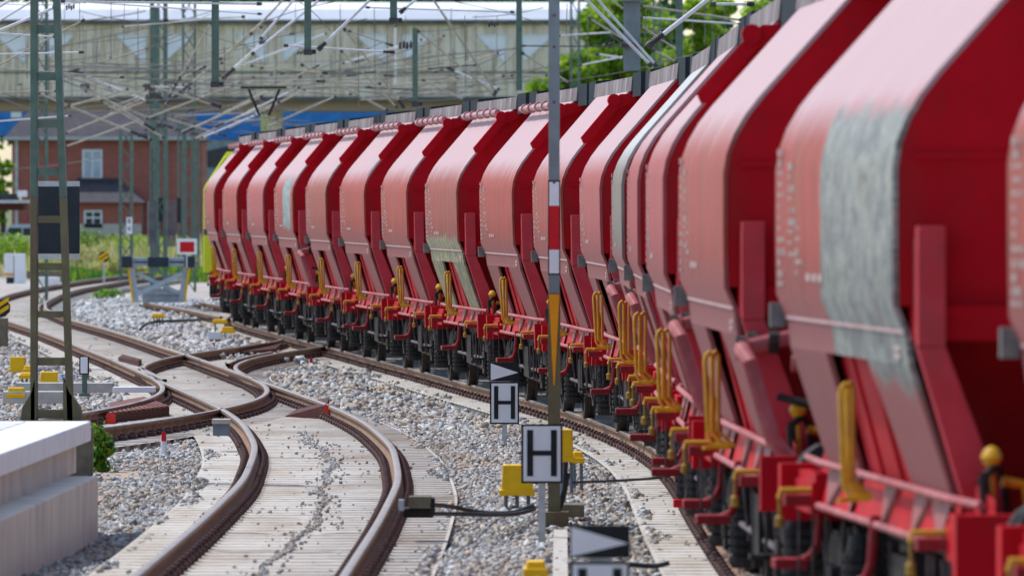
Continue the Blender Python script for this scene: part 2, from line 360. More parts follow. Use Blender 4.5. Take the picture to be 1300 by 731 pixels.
def path_offset(d, x, off):
    dx = np.gradient(x, d); n = np.sqrt(1+dx**2)
    return np.stack([x+off/n, d-off*dx/n], 1)
APATH = [(12, -2.5), (20, -2.4), (40, -2.15), (61, -1.965), (72, -1.87), (82.7, -1.84), (94, -2.06), (104, -2.52), (111, -3.0), (119.5, -3.73), (125, -4.24), (131, -4.76), (137, -5.28), (148, -6.25),
         (158, -7.2), (168, -8.1), (180, -9.25), (196, -10.9), (215, -12.5), (230, -13.35), (250, -14.0), (268, -14.25), (293, -14.1), (320, -13.5), (345, -12.6)]
BPATH = [(131, -4.76), (126, -4.4), (121, -4.2), (116, -4.22), (112, -4.45), (108, -4.8), (104, -5.3), (100, -5.95), (95, -6.95), (88, -8.6), (80, -10.8)]
CPATH = [(130, -4.68), (137, -5.2), (141, -5.33), (145, -5.3), (149, -5.15), (153.6, -4.82), (157, -4.5), (161, -4.15), (166, -3.75), (172, -3.80)]
DPATH = [(199, -5.9), (207.5, -6.75), (215, -7.45), (221.6, -8.2), (228, -8.95), (233, -9.35)]

# ------------------------------------------------------------------ ground
g = MB(); g.add([(-2500, -60, -.32), (2500, -60, -.32), (2500, 3500, -.32), (-2500, 3500, -.32)], [(0, 1, 2, 3)])
struct(g.build('ground', M['ground']))

def rail_mesh(pts, headonly):
    # vignole rail; pts Nx2 (x,y) ; rail top at z=0
    if headonly: prof = [(-.036, -.022), (.036, -.022), (.034, -.004), (.025, 0), (-.025, 0), (-.034, -.004)]
    else: prof = [(-.034, -.0225), (-.034, -.045), (-.009, -.056), (-.009, -.13), (-.07, -.152), (-.07, -.168), (.07, -.168), (.07, -.152), (.009, -.13), (.009, -.056), (.034, -.045), (.034, -.0225)]
    t = np.gradient(pts, axis=0); t /= np.linalg.norm(t, axis=1)[:, None]; nrm = np.stack([t[:, 1], -t[:, 0]], 1)
    k = len(prof); V = np.zeros((len(pts), k, 3))
    for j, (u, z) in enumerate(prof): V[:, j, :2] = pts+nrm*u; V[:, j, 2] = z
    n = len(pts); idx = np.arange(n*k).reshape(n, k)
    Q = [np.stack([idx[:-1, j], idx[:-1, (j+1) % k], idx[1:, (j+1) % k], idx[1:, j]], 1) for j in range(k)]
    return V.reshape(-1, 3), np.concatenate(Q)

def box_cloud(C, U, sx, sy, sz, z):
    # boxes at Nx2 centres C, along-track unit vectors U; sx across, sy along
    N = np.stack([U[:, 1], -U[:, 0]], 1); n = len(C); V = np.zeros((n, 8, 3)); i = 0
    for zz in (z-sz/2, z+sz/2):
        for a, b in ((-1, -1), (1, -1), (1, 1), (-1, 1)):
            V[:, i, :2] = C+N*(a*sx/2)+U*(b*sy/2); V[:, i, 2] = zz; i += 1
    Qb = np.array([(3,2,1,0), (4,5,6,7), (0,1,5,4), (1,2,6,5), (2,3,7,6), (3,0,4,7)])
    return V.reshape(-1, 3), (Qb[None]+np.arange(n)[:, None, None]*8).reshape(-1, 4)

TRACKS = []
def track(label, path, d0, d1, sleepers=True, spacing=.6, fast=.9, sig=2.5):
    if isinstance(path, tuple): d, x = path
    else: d, x = smooth_path(path, sig)
    k = (d >= d0) & (d <= d1); d = d[k]; x = x[k]
    root = empty('railway_track', (0, 0, 0)); struct(root); root['label'] = label
    dx = np.gradient(x, d); 
    for off in (-.7525, .7525):
        pts = path_offset(d, x, off)
        V, Q = rail_mesh(pts, False); o = bigmesh('rail', V, Q, M['rail_web']); o.parent = root
        V, Q = rail_mesh(pts, True); h = bigmesh('rail_head', V, Q, M['rail_head']); h.parent = o
        for p in h.data.polygons: p.use_smooth = True
    arc = np.concatenate([[0], np.cumsum(np.hypot(np.diff(d), np.diff(x)))]); sp = np.arange(.2, arc[-1], spacing)
    ds = np.interp(sp, arc, d); xs = np.interp(ds, d, x); dxs = np.interp(ds, d, dx)
    U = np.stack([dxs, np.ones_like(dxs)], 1); U /= np.linalg.norm(U, axis=1)[:, None]; C = np.stack([xs, ds], 1); Nn = np.stack([U[:, 1], -U[:, 0]], 1)
    e1 = path_offset(d, x, -1.33); e2 = path_offset(d, x, 1.33); n = len(d)
    V = np.zeros((2*n, 3)); V[:n, :2] = e1; V[n:, :2] = e2; V[:, 2] = -.180-.0015*len(TRACKS); i_ = np.arange(n-1); bigmesh('crib_ballast', V, np.stack([i_, i_+1, n+i_+1, n+i_], 1), M['crib']).parent = root
    if sleepers:
        V, Q = box_cloud(C, U, 2.6, .29, .16, -.252); V[:, 2] += np.repeat(rng.normal(-.0045, .001, len(C)), 8)
        so = bigmesh('sleeper', V, Q, M['sleeper']); so['kind'] = 'stuff'; so.parent = root
    Vs, Qs, nv = [], [], 0
    for off in (-.7525, .7525):
        for side in (-.105, .105):
            for (w, h_, zz) in ((.10, .05, -.145), (.05, .04, -.105)):
                V, Q = box_cloud(C+Nn*(off+side), U, w, .17 if w > .06 else .07, h_, zz); Vs.append(V); Qs.append(Q+nv); nv += len(V)
    f = bigmesh('rail_clip', np.concatenate(Vs), np.concatenate(Qs), M['clip']); f['kind'] = 'stuff'; f.parent = root
    TRACKS.append((d, x)); return root

track('curved track in the middle of the yard coming forward to the bottom edge of the photo', APATH, 12, 345, sig=2.2)
track('diverging track crossing in front of the concrete platform end to the left', BPATH, 82, 130.5, sleepers=True, sig=1.6)
track('short connecting track from the middle track over to the train track', CPATH, 132, 168, sleepers=True, sig=1.8)
track('track carrying the red hopper train', (TD, TX), 22, 300)
track('stub track ending at the grey buffer stop', DPATH, 201, 232, sleepers=True)
# guard rails inside the crossing
def guard_rail(pix, label):
    pts = np.array([[G(x, y).x, G(x, y).y] for x, y in pix]); t = np.linspace(0, 1, len(pts)); tt = np.linspace(0, 1, 24)
    pts = np.stack([np.interp(tt, t, pts[:, 0]), np.interp(tt, t, pts[:, 1])], 1)
    V, Q = rail_mesh(pts, False); o = bigmesh('guard_rail', V, Q, M['rail_web']); tag(o, label, 'rail')
    V, Q = rail_mesh(pts, True); h = bigmesh('rail_head', V, Q, M['rail_head']); h.parent = o
guard_rail([(178, 466), (186, 470), (200, 477), (209, 481)], 'short wing rail beside the left crossing nose')
guard_rail([(289, 461), (300, 456), (318, 451), (345, 446)], 'short dark check rail between the connecting rails near the train')

# ------------------------------------------------------------------ ballast stones (stuff)
def near_track(x, y):
    m = np.full(len(x), 99.)
    for d, xx in TRACKS:
        ok = (y >= d[0]) & (y <= d[-1]); c = np.interp(y, d, xx)
        m = np.where(ok, np.minimum(m, np.abs(x-c)), m)
    return m
def stones(name, label, n, y0, y1, smin, smax, mat, region=None, z0=-.245, cov=.064, keep_in=.12):
    u = rng.random(n); y = np.sqrt(y0**2+u*(y1**2-y0**2)); x = (rng.random(n)*2-1)*(cov*y+.4)
    if region is not None: k = region(x, y); x = x[k]; y = y[k]
    dist = near_track(x, y); k = (dist > 1.22+.16*np.sin(y*.9+x)*np.sin(y*.37)+.1*rng.random(len(x))) | ((rng.random(len(x)) < keep_in) & (np.abs(dist-.75) > .13)); x = x[k]; y = y[k]; dist = dist[k]
    n = len(x); s = smin+(smax-smin)*rng.random(n)**1.6
    base = np.array([(a, b, c) for c in (-1, 1) for (a, b) in ((-1, -1), (1, -1), (1, 1), (-1, 1))], float)*.5
    s = np.where(dist < 1.2, smin*(.5+.7*rng.random(n)), s); V = base[None]+rng.normal(0, .17, (n, 8, 3)); V *= (s[:, None]*(.6+.6*rng.random((n, 3))))[:, None, :]
    a = rng.random(n)*6.283; ca, sa = np.cos(a), np.sin(a); b = rng.normal(0, .5, n); cb, sb = np.cos(b), np.sin(b)
    X = V[..., 0]*ca[:, None]-V[..., 1]*sa[:, None]; Y = V[..., 0]*sa[:, None]+V[..., 1]*ca[:, None]; Z = V[..., 2]
    X, Z = X*cb[:, None]-Z*sb[:, None], X*sb[:, None]+Z*cb[:, None]
    zc = z0+.035*(np.sin(x*1.7+y*.31)+np.sin(y*.57-x*.8))*.5+rng.normal(0, .012, n)+np.where(dist < 1.28, .055, 0)+np.clip(dist-1.5, 0, 2)*.03
    V = np.stack([X+x[:, None], Y+y[:, None], Z+zc[:, None]], 2).reshape(-1, 3)
    Qb = np.array([(3,2,1,0), (4,5,6,7), (0,1,5,4), (1,2,6,5), (2,3,7,6), (3,0,4,7)])
    Q = (Qb[None]+np.arange(n)[:, None, None]*8).reshape(-1, 4)
    o = bigmesh(name, V, Q, mat); tag(o, label, 'gravel', kind='stuff'); return o
stones('ballast', 'grey and brown crushed stone between the near tracks', 300000, 46, 112, .024, .058, M['stone'], keep_in=.016)
stones('ballast', 'grey and brown crushed stone of the far tracks', 190000, 108, 235, .04, .10, M['stone'], keep_in=.015)
def pale_reg(x, y): return (x > -14) & (y > 150) & (x < np.interp(y, TD, TX)-1.5) & (x > np.interp(y, [p[0] for p in APATH], [p[1] for p in APATH])+1.6)
stones('ballast', 'fresh pale ballast heaped between the far track and the train', 60000, 150, 250, .07, .14, M['stone_pale'], pale_reg, z0=-.19)
def line_stones(n):
    da, xa = TRACKS[0]; y = 54+rng.random(n)*52; c = np.interp(y, da, xa)+.05+.05*np.sin(y*.35)+.03*np.sin(y*1.1)
    x = c+rng.normal(0, .018+.09*(rng.random(n) < .22), n); s = .010+.022*rng.random(n)**2
    base = np.array([(a, b, c_) for c_ in (-1, 1) for (a, b) in ((-1, -1), (1, -1), (1, 1), (-1, 1))], float)*.5
    V = (base[None]+rng.normal(0, .2, (n, 8, 3)))*s[:, None, None]; V[..., 0] += x[:, None]; V[..., 1] += y[:, None]; V[..., 2] += -.168
    Qb = np.array([(3,2,1,0), (4,5,6,7), (0,1,5,4), (1,2,6,5), (2,3,7,6), (3,0,4,7)])
    o = bigmesh('loose_grit', V.reshape(-1, 3), (Qb[None]+np.arange(n)[:, None, None]*8).reshape(-1, 4), M['stone']); tag(o, 'thin winding line of dark grit down the middle of the near track', 'gravel', kind='stuff')
line_stones(1700)
jr = empty('sleeper_joint', (0, 0, 0)); jr['kind'] = 'structure'
for (yy, wv, mt) in ((615, .04, 'label'), (657, .03, 'label'), (677, .05, 'conc_block'), (581, .04, 'crib_dark'), (549, .03, 'crib_dark'), (700, .04, 'crib_dark'), (520, .05, 'label')):
    if mt == 'crib_dark' and 'crib_dark' not in M: M['crib_dark'] = pmat('dark_joint', (.16, .13, .11), (.22, .18, .15), 6, .9)
    d0 = F*(H+.17)/(yy-HOR); c = float(np.interp(d0, TRACKS[0][0], TRACKS[0][1])); b = MB()
    for k in range(10):
        u0 = -.66+k*.132; f = lambda u: d0+.5*(u/.7)**2+.12*math.sin(u*9+yy)
        b.add([(c+u0, f(u0), -.169), (c+u0+.132, f(u0+.132), -.169), (c+u0+.132, f(u0+.132)+wv*2.2, -.169), (c+u0, f(u0)+wv*2.2, -.169)], [(0, 1, 2, 3)])
    b.build('joint_line', M[mt], jr)
# concrete walkway strips and sandy patch
def slab(name, label, pts, z, mat, th=.06):
    b = MB(); b.prism([(p[0], p[1]) for p in pts], z-th, z, 'z'); return tag(b.build(name, mat), label, 'slab')
a, b_, c, d_ = G(120, 640, -.2), G(180, 615, -.2), G(175, 600, -.2), G(120, 598, -.2)
M['sand'] = pmat('sandy_ground', (.42, .32, .24), (.36, .27, .2), 14, .95, world=True, bmp=.4)
o = slab('sand_patch', 'flat sandy brown patch beside the platform foot', [a, b_, c, d_], -.185, M['sand']); o['kind'] = 'structure'
del o['category']

# ------------------------------------------------------------------ platform end with coping and ledge
pr = empty('platform_end', (-3.7, 70, 0)); tag(pr, 'stepped grey concrete platform end with white coping at lower left', 'platform')
def pbox(name, mat, xe, y1, z0, z1, slope=.022, y0=20, xl=-9, bev=0):
    b = MB(); xe0 = xe-slope*(y1-y0)
    b.prism([(xl, y0), (xe0, y0), (xe, y1), (xl, y1)], z0, z1, 'z')
    b.v = [(v[0]+3.7, v[1]-70, v[2]) for v in b.v]; return b.build(name, mat, pr, bevel=bev)
pbox('lower_ledge', M['concrete'], -3.56, 73.4, -.34, .33, bev=.012)
pbox('upper_wall', M['concrete'], -3.80, 74.4, .33, .58)
cp = pbox('coping', M['coping'], -3.70, 75.0, .583, .76, bev=.015)
b = MB()
b.prism([(-9, 20), (-4.25-.022*55, 20), (-4.25, 74.6), (-9, 74.6)], .76, .766, 'z'); b.v = [(v[0]+3.7, v[1]-70, v[2]) for v in b.v]
def paving_mat():
    m, nt, p = newmat('platform_paving'); v = coords(nt, (1, 1, 1), world=True)
    br = nd(nt, 'ShaderNodeTexBrick'); br.inputs['Scale'].default_value = 1; br.inputs['Brick Width'].default_value = 1.2; br.inputs['Row Height'].default_value = .9
    br.inputs['Mortar Size'].default_value = .06; br.inputs['Color1'].default_value = (.60, .60, .63, 1); br.inputs['Color2'].default_value = (.52, .52, .55, 1); br.inputs['Mortar'].default_value = (.30, .30, .32, 1)
    nt.links.new(v, br.inputs['Vector']); nt.links.new(br.outputs[0], p.inputs['Base Color']); p.inputs['Roughness'].default_value = .85; return m
b.build('paving', paving_mat(), pr)

# ------------------------------------------------------------------ hopper wagon
PROF = [(1.15, 1.50), (1.32, 1.86), (1.34, 2.02), (1.40, 2.16), (1.405, 2.5), (1.405, 2.86), (1.385, 2.98), (1.34, 3.10), (1.27, 3.22), (1.18, 3.335), (.60, 3.98), (.58, 4.0)]
def side_sheet(sgn):
    b = MB(); th = .03; L = 2.85
    def sheet(prof, y0, y1):
        n = len(prof); vs = []
        for y in (y0, y1):
            for u, z in prof: vs.append((sgn*u, y, z))
            for u, z in prof: vs.append((sgn*(u-th), y, z-.004))
        m = 2*n; fs = []
        for i in range(n-1):
            fs += [(i, i+1, m+i+1, m+i), (n+i, m+n+i, m+n+i+1, n+i+1)]
            fs += [(i, n+i, n+i+1, i+1), (m+i, m+i+1, m+n+i+1, m+n+i)]
        fs += [(0, m, m+n, n), (n-1, 2*n-1, m+2*n-1, m+n-1)]
        b.add(vs, fs)
    sheet([(u, z) for u, z in PROF[1:]], -L, L)
    # four sloping legs left by the cut-outs: two broad legs each with a trapezoid opening between
    for (ya, yb, yc, yd) in ((L, 1.0, 1.25, L), (-L, -1.0, -1.25, -L)):
        t0, t1 = 1.32, 1.08
        vs = [(sgn*t0, ya, 1.86), (sgn*t0, yb, 1.86), (sgn*t1, yc, 1.13), (sgn*t1, yd, 1.13)]
        vs += [(sgn*(u-.03) if False else (v[0]-sgn*.03), v[1], v[2]) for v in vs for u in (0,)]
        b.add(vs, [(0,1,2,3), (7,6,5,4), (0,4,5,1), (1,5,6,2), (2,6,7,3), (3,7,4,0)])
    return b
def make_wagon():
    r = empty('hopper_wagon', (0, 0, 0))
    for s in (-1, 1):
        o = side_sheet(s).build('side_panel', M['panel'], r, smooth=True)
        b = MB(); b.box(min(s*1.335, s*1.348), max(s*1.335, s*1.348), -2.84, 2.84, 2.02, 2.04); b.build('seam', M['seam'], o)
    # end walls: recessed saturated red plate, beam and sloping chute below
    for e in (-1, 1):
        poly = [(-u+.035, z) for u, z in PROF[3:]]+[(u-.035, z) for u, z in reversed(PROF[3:])]
        b = MB(); b.prism(poly, e*2.83-.02, e*2.83+.02, 'y')
        for zz in (2.9,): b.box(-1.30, 1.30, min(e*2.85, e*2.875), max(e*2.85, e*2.875), zz, zz+.03)
        b.build('end_wall', M['red'], r)
        b = MB(); b.box(-1.31, 1.31, min(e*2.79, e*2.93), max(e*2.79, e*2.93), 1.985, 2.165); b.build('end_beam', M['red'], r, bevel=.008)
        for s in (-1, 1):
            b = MB(); t = .075
            y0, y1 = sorted((e*2.95, e*3.06))
            b.box(min(s*1.16, s*1.30), max(s*1.16, s*1.30), y0, y1, 1.96, 2.56)
            b.add([(s*1.16, y, 1.96) for y in (y0, y1)]+[(s*1.30, y, 1.955) for y in (y0, y1)]+[(s*.84, y, 1.12) for y in (y0, y1)]+[(s*1.05, y, 1.12) for y in (y0, y1)],
                  [(0, 1, 3, 2), (4, 6, 7, 5), (0, 4, 5, 1), (2, 3, 7, 6), (0, 2, 6, 4), (1, 5, 7, 3)])
            b.box(min(s*1.22, s*1.30), max(s*1.22, s*1.30), min(e*2.86, e*2.95), max(e*2.86, e*2.95), 2.02, 2.5)
            b.build('end_post', M['red_post'], r, bevel=.006)
            # roof arm
            b = MB(); yy = sorted((e*2.90, e*3.02))
            if e > 0: continue
            b.prism([(s*.50, 3.97), (s*.68, 3.97), (s*.78, 3.90), (s*1.16, 3.47), (s*1.13, 3.40), (s*1.08, 3.40), (s*.72, 3.80), (s*.50, 3.88)], yy[0], yy[1], 'y')
            b.lathe((s*.76, yy[0]-.02, 3.90), [(0, .075), (.16, .075)], 'y', 12)
            b.build('roof_arm', M['red'], r)
    b = MB()
    for e in (-1, 1):
        b.add([(-1.2, e*2.55, 2.0), (1.2, e*2.55, 2.0), (.8, e*1.0, .75), (-.8, e*1.0, .75), (-1.2, e*.05, 2.0), (1.2, e*.05, 2.0)], [(0, 1, 2, 3), (0, 3, 4), (1, 5, 2), (3, 2, 5, 4)])
    b.add([(-1.25, -2.8, 1.93), (-1.25, 2.8, 1.93), (-1.0, 2.8, 1.0), (-1.0, -2.8, 1.0)], [(0, 1, 2, 3)])
    b.add([(1.25, -2.8, 1.93), (1.25, 2.8, 1.93), (1.0, 2.8, 1.0), (1.0, -2.8, 1.0)], [(0, 1, 2, 3)])
    for q in (-1, 1):
        for e in (-1, 1):
            b.add([(q*1.27, e*2.80, 2.02), (q*1.24, e*3.02, 1.96), (q*.98, e*3.05, 1.12), (q*1.02, e*2.8, 1.12)], [(0, 1, 2, 3)])
            b.add([(q*1.02, e*2.2, 1.35), (q*1.02, e*3.9, 1.22), (q*1.02, e*3.9, .98), (q*1.02, e*2.2, .98)], [(0, 1, 2, 3)])
        for yy in (-.45, .45): b.add([(q*1.26, yy-.03, 1.9), (q*1.26, yy+.03, 1.9), (q*1.06, yy+.03, 1.15), (q*1.06, yy-.03, 1.15), (q*.98, yy, 1.5)], [(0, 1, 2, 3), (0, 4, 3)])
    b.build('outlet_chute', M['chute'], r)
    # roof walkway, covers, shaft
    b = MB(); b.prism([(-.58, 4.0), (.58, 4.0), (.56, 4.17), (.2, 4.20), (-.2, 4.20), (-.56, 4.17)], -3.3, 3.3, 'y'); b.build('roof_walkway', M['roofboard'], r)
    for e in (-1, 1):
        b = MB(); ya, yb = sorted((e*3.305, e*4.62)); b.prism([(-.56, 3.93), (.56, 3.93), (.55, 4.21), (.18, 4.24), (-.18, 4.24), (-.55, 4.21)], ya, yb, 'y'); b.build('walkway_end_cover', M['roofend'], r)
    for s in (-1, 1):
        b = MB(); b.tube([(s*.80, -2.9, 3.96), (s*.80, 2.9, 3.96)], .045, 10); 
        for y in (-2.2, -1.1, 0, 1.1, 2.2): b.lathe((s*.80, y-.05, 3.96), [(0, .07), (.1, .07)], 'y', 10)
        b.build('roof_shaft', M['pinktube'], r, smooth=True)
    # sill tubes and skirt with gussets
    for s in (-1, 1):
        b = MB(); b.tube([(s*1.10, -4.0, 1.20), (s*1.14, -3.0, 1.20), (s*1.14, 3.0, 1.20), (s*1.10, 4.0, 1.20)], .022, 8)
        b.build('sill_tube', M['red_pale'], r, smooth=True)
        b = MB(); b.add([(s*1.07, -3.05, 1.20), (s*1.07, 3.05, 1.20), (s*1.12, 3.05, .95), (s*1.12, -3.05, .95)], [(0, 1, 2, 3)])
        b.add([(s*1.04, -3.05, 1.20), (s*1.04, 3.05, 1.20), (s*1.09, 3.05, .95), (s*1.09, -3.05, .95)], [(0, 1, 2, 3)])
        for (ya, yb, yc) in ((-2.85, -1.9, -2.6), (-1.9, -1.25, -1.45), (-.5, .1, -.1), (1.25, 1.8, 1.45), (1.9, 2.85, 2.6)):
            b.add([(s*1.095, ya, 1.20), (s*1.095, yb, 1.20), (s*1.145, yc, .96), (s*1.09, (ya+yb)/2, .98)], [(0, 1, 2), (0, 2, 3), (1, 3, 2)])
        o = b.build('lower_skirt', M['red'], r); o.data.materials.append(M['panel'])
        for pi, pl_ in enumerate(o.data.polygons):
            if pi >= 2: pl_.material_index = 1
        b = MB(); b.tube([(s*1.14, -3.05, .95), (s*1.14, 3.05, .95)], .022, 8); b.build('lower_tube', M['red_pale'], r, smooth=True)
    # underframe
    b = MB()
    for s in (-1, 1): b.box(s*.82-.05, s*.82+.05, -4.15, 4.15, .82, 1.08)
    b.box(-.3, .3, -4.1, 4.1, .7, .95)
    for y in (-3.4, -2, 2, 3.4): b.box(-.95, .95, y-.06, y+.06, .75, 1.0)
    for y in (-1.2, .9): b.box(-.9, .9, y-.2, y+.2, .38, .82)
    b.box(-1.05, -.6, -.5, .3, .4, .8); b.box(.6, 1.05, -.5, .3, .4, .8)
    b.build('underframe', M['black'], r)
    for e in (-1, 1):
        b = MB(); ya, yb = sorted((e*4.05, e*4.2)); b.box(-1.25, 1.25, ya, yb, .83, 1.16, None)
        ya, yb = sorted((e*3.1, e*4.05)); b.box(-1.15, 1.15, ya, yb, 1.08, 1.13)
        b.box(-1.17, -.9, ya, yb, .9, 1.08); b.box(.9, 1.17, ya, yb, .9, 1.08)
        b.build('headstock', M['red'], r)
        for s in (-1, 1):
            b = MB(); 
            prof = [(0, .11), (.22, .11), (.22, .09), (.48, .09), (.48, .10), (.52, .22), (.56, .225), (.60, .21)] 
            b.lathe((s*.875, e*4.2, 1.04), [(e*o, rr) for o, rr in prof], 'y', 16); b.build('buffer', M['black'], r, smooth=True)
        b = MB(); b.tube([(0, e*4.2, 1.0), (0, e*4.5, 1.0), (0, e*4.7, .85)], .05, 8)
        for s in (-1, 1): b.tube([(s*.3, e*4.2, .95), (s*.32, e*4.4, .7), (s*.3, e*4.62, .55), (s*.28, e*4.78, .7)], .028, 8)
        b.build('coupling', M['black'], r, smooth=True)
    # running gear: two axles
    for y in (-3.0, 3.0):
        w = MB(); w.tube([(-1.1, y, .46), (1.1, y, .46)], .08, 12); ax = w.build('wheelset', M['wheel'], r, smooth=True)
        for s in (-1, 1):
            c = MB(); c.lathe((s*.68, y, .46), [(0, .46), (s*.02, .495), (s*.035, .47), (s*.14, .46), (s*.14, .38), (s*.1, .36), (s*.1, .14), (s*.16, .12), (s*.2, .12)], 'x', 28)
            c.build('wheel', M['wheel'], ax, smooth=False)
            c = MB(); c.cbox((s*.98, y, .46), .22, .30, .30)
            for i in range(7): c.cbox((s*.98, y, .63+i*.028), .13, 1.25-i*.16, .022)
            for dy in (-.62, .62): c.bar((s*.98, y+dy, .64), (s*.98, y+dy*1.12, .84), .04)
            c.box(s*.93-.04, s*.93+.04, y-.36, y-.2, .42, .85); c.box(s*.93-.04, s*.93+.04, y+.2, y+.36, .42, .85)
            c.build('axle_guard', M['black'], ax)
            for yy in (y-.85,):
                c = MB(); c.lathe((s*.98, yy, .22), [(0, .10)]+[q for i in range(8) for q in ((.04+i*.06, .125), (.04+i*.06+.035, .125), (.04+i*.06+.04, .10), (.04+i*.06+.056, .10))]+[(.6, .08)], 'z', 14)
                c.build('spring_stack', M['black'], ax)
    b = MB()
    for s in (-1, 1):
        for y in (-3.9, -3.55, -3.3, -2.35, -2.1, -1.5, -.8, .2, 1.2, 2.2, 2.5, 3.4, 3.7):
            b.tube([(s*1.06, y, .86), (s*(1.03+.03*math.sin(y*3)), y+.02, .46+.08*math.sin(y*5))], .012, 5)
        b.tube([(s*1.0, -2.2, .5), (s*1.02, 2.2, .52)], .025, 6); b.tube([(s*.9, -1.6, .35), (s*.9, 1.6, .38)], .03, 6)
    b.build('brake_rod', M['rod'], r)
    b = MB(); b.lathe((-.55, -.7, .62), [(0, .02), (.02, .17), (1.0, .17), (1.02, .02)], 'y', 14); b.lathe((.55, -.7, .62), [(0, .02), (.02, .17), (1.0, .17), (1.02, .02)], 'y', 14); b.build('air_tank', M['black'], r, smooth=True)
    # corner fittings
    for e in (-1, 1):
        for s in (-1, 1):
            y = e*3.17; b = MB()
            b.tube([(s*1.12, y, 1.035), (s*1.345, y, 1.035), (s*1.35, y, .99)], .017, 8); b.build('grab_bar', M['yellow'], r, smooth=True)
            b = MB(); b.tube([(s*1.35, y, .988), (s*1.35, y, .88)], .011, 6); b.lathe((s*1.35, y, .82), [(0, .015), (.01, .026), (.06, .026), (.07, .015)], 'z', 8); b.build('grab_bracket', M['olive_yellow'], r, smooth=True)
            b = MB(); b.box(min(s*1.10, s*1.32), max(s*1.10, s*1.32), y-.05, y+.1, .945, 1.01)
            b.build('step_box', M['red_dull'], r, bevel=.005)
            b = MB(); b.box(min(s*1.05, s*1.26), max(s*1.05, s*1.26), y-.04, y+.14, .50, .53); b.build('step_plate', M['black'], r)
            b = MB()
            for xx in (1.08, 1.16, 1.24): b.tube([(s*xx, y-.02, .93), (s*xx, y-.02, .45)], .008, 5)
            b.build('step_rod', M['rod'], r)
            if e < 0: continue
            y = e*3.62; b = MB(); b.tube([(s*1.06, y, 1.0), (s*1.08, y, .72), (s*1.12, y, .64), (s*1.22, y, .60)], .026, 8)
            b.box(min(s*1.15, s*1.34), max(s*1.15, s*1.34), y-.12, y+.12, .57, .63); b.build('end_step', M['red_dull'], r, bevel=.008)
    for s in (-1, 1):
        b = MB()
        for k, u in enumerate((1.345, 1.40)):
            y = -.1-.25*k
            b.tube([(s*(u-.16), y, 1.11), (s*(u-.06), y, 1.12), (s*(u-.03), y, 1.18), (s*(u-.01), y, 1.66), (s*(u-.02), y+.01, 1.70), (s*(u-.04), y+.03, 1.715), (s*(u-.06), y+.06, 1.69), (s*(u-.06), y+.06, 1.2), (s*(u-.14), y+.06, 1.12)], .0145, 8)
        b.tube([(s*1.22, -.2, 1.10), (s*1.40, -.35, 1.10)], .014, 6)
        b.build('handrail', M['yellow'], r, smooth=True)
        b = MB(); b.tube([(s*1.14, .2, 1.0), (s*1.16, .2, .74), (s*1.19, .2, .66), (s*1.28, .2, .62)], .03, 8)
        b.box(min(s*1.20, s*1.42), max(s*1.20, s*1.42), .08, .34, .59, .65)
        b.build('foot_step', M['red_dull'], r, bevel=.008)
    # valve chest at near end
    for e in (-1,):
        b = MB(); b.lathe((-.98, e*3.45, 1.42), [(-.055, .01), (-.04, .035), (0, .055), (.04, .035), (.055, .01)], 'z', 12); b.tube([(-.98, e*3.45, 1.15), (-.98, e*3.45, 1.40)], .02, 6)
        b.tube([(-.92, e*3.4, 1.3), (-.80, e*3.4, 1.28), (-.78, e*3.4, 1.12)], .03, 6); b.build('valve', M['yellow'], r, smooth=True)
        b = MB(); b.box(-.78, -.55, e*3.45-.2, e*3.45+.2, 1.13, 1.45); b.box(.4, .75, e*3.45-.2, e*3.45+.2, 1.13, 1.4); b.build('valve_chest', M['red'], r, bevel=.01)
        b = MB(); b.tube([(-1.02, e*3.55, 1.12), (-1.03, e*3.55, 1.33)], .03, 8); b.tube([(-1.03, e*3.55, 1.33), (-.95, e*3.45, 1.38), (-.9, e*3.3, 1.3), (-.88, e*3.3, 1.12)], .022, 6); b.build('hose', M['black'], r, smooth=True)
    b = MB(); b.box(-1.435, -1.345, 2.86, 2.91, 1.97, 2.11); b.build('grey_case', M['grey_box'], r, bevel=.005)
    # weathered lettering rows near the far edge of the visible side
    rn = random.Random(5); b = MB()
    for col0, rows, zt in ((2.72, 13, 2.98), (2.15, 9, 2.90), (1.75, 5, 2.55)):
        for row in range(rows):
            z = zt-row*.062; y = col0; hgt = rn.choice((.022, .028, .04))
            for k in range(rn.randint(3, 10)):
                w = rn.uniform(.014, .04)
                if y-w < col0-.48: break
                if rn.random() < .85: b.box(-1.4075, -1.4035, y-w, y, z-hgt, z)
                y -= w+.014
    for k in range(3): b.box(-1.4075, -1.4035, 1.2-.3*k-.2, 1.2-.3*k, 2.25, 2.29)
    for z in (1.93, 1.89): b.box(-1.337, -1.329, -2.6, -2.35, z, z+.025)
    b.build('lettering', M['label'], r)
    return r
def pipes(r, e=-1):
    b = MB(); y = e*3.25
    b.tube([(-1.10, y+.5, 1.80), (-1.30, y, 1.82), (-1.34, y-.5, 1.79), (-1.30, y-.62, 1.72), (-1.16, y-.66, 1.25), (-1.05, y-.66, 1.12)], .05, 10)
    b.tube([(-.6, y, 1.86), (-1.0, y, 1.86), (-1.28, y-.1, 1.80)], .05, 10)
    b.tube([(-.4, y-.2, 1.70), (-1.02, y-.2, 1.70)], .055, 10)
    b.build('discharge_pipe', M['red_pale'], r, smooth=True)
    b = MB()
    for (x, yy, z) in ((-1.25, y, 1.82), (-1.12, y-.05, 1.83), (-.9, y, 1.86), (-.7, y, 1.86), (-1.34, y-.4, 1.80)): b.lathe((x-.03, yy, z), [(0, .075), (.06, .075)], 'x', 10)
    b.tube([(-1.1, y-.2, 1.5), (-.9, y-.3, 1.45), (-.6, y-.3, 1.44)], .025, 8)
    b.build('pipe_clamp', M['black'], r, smooth=True)

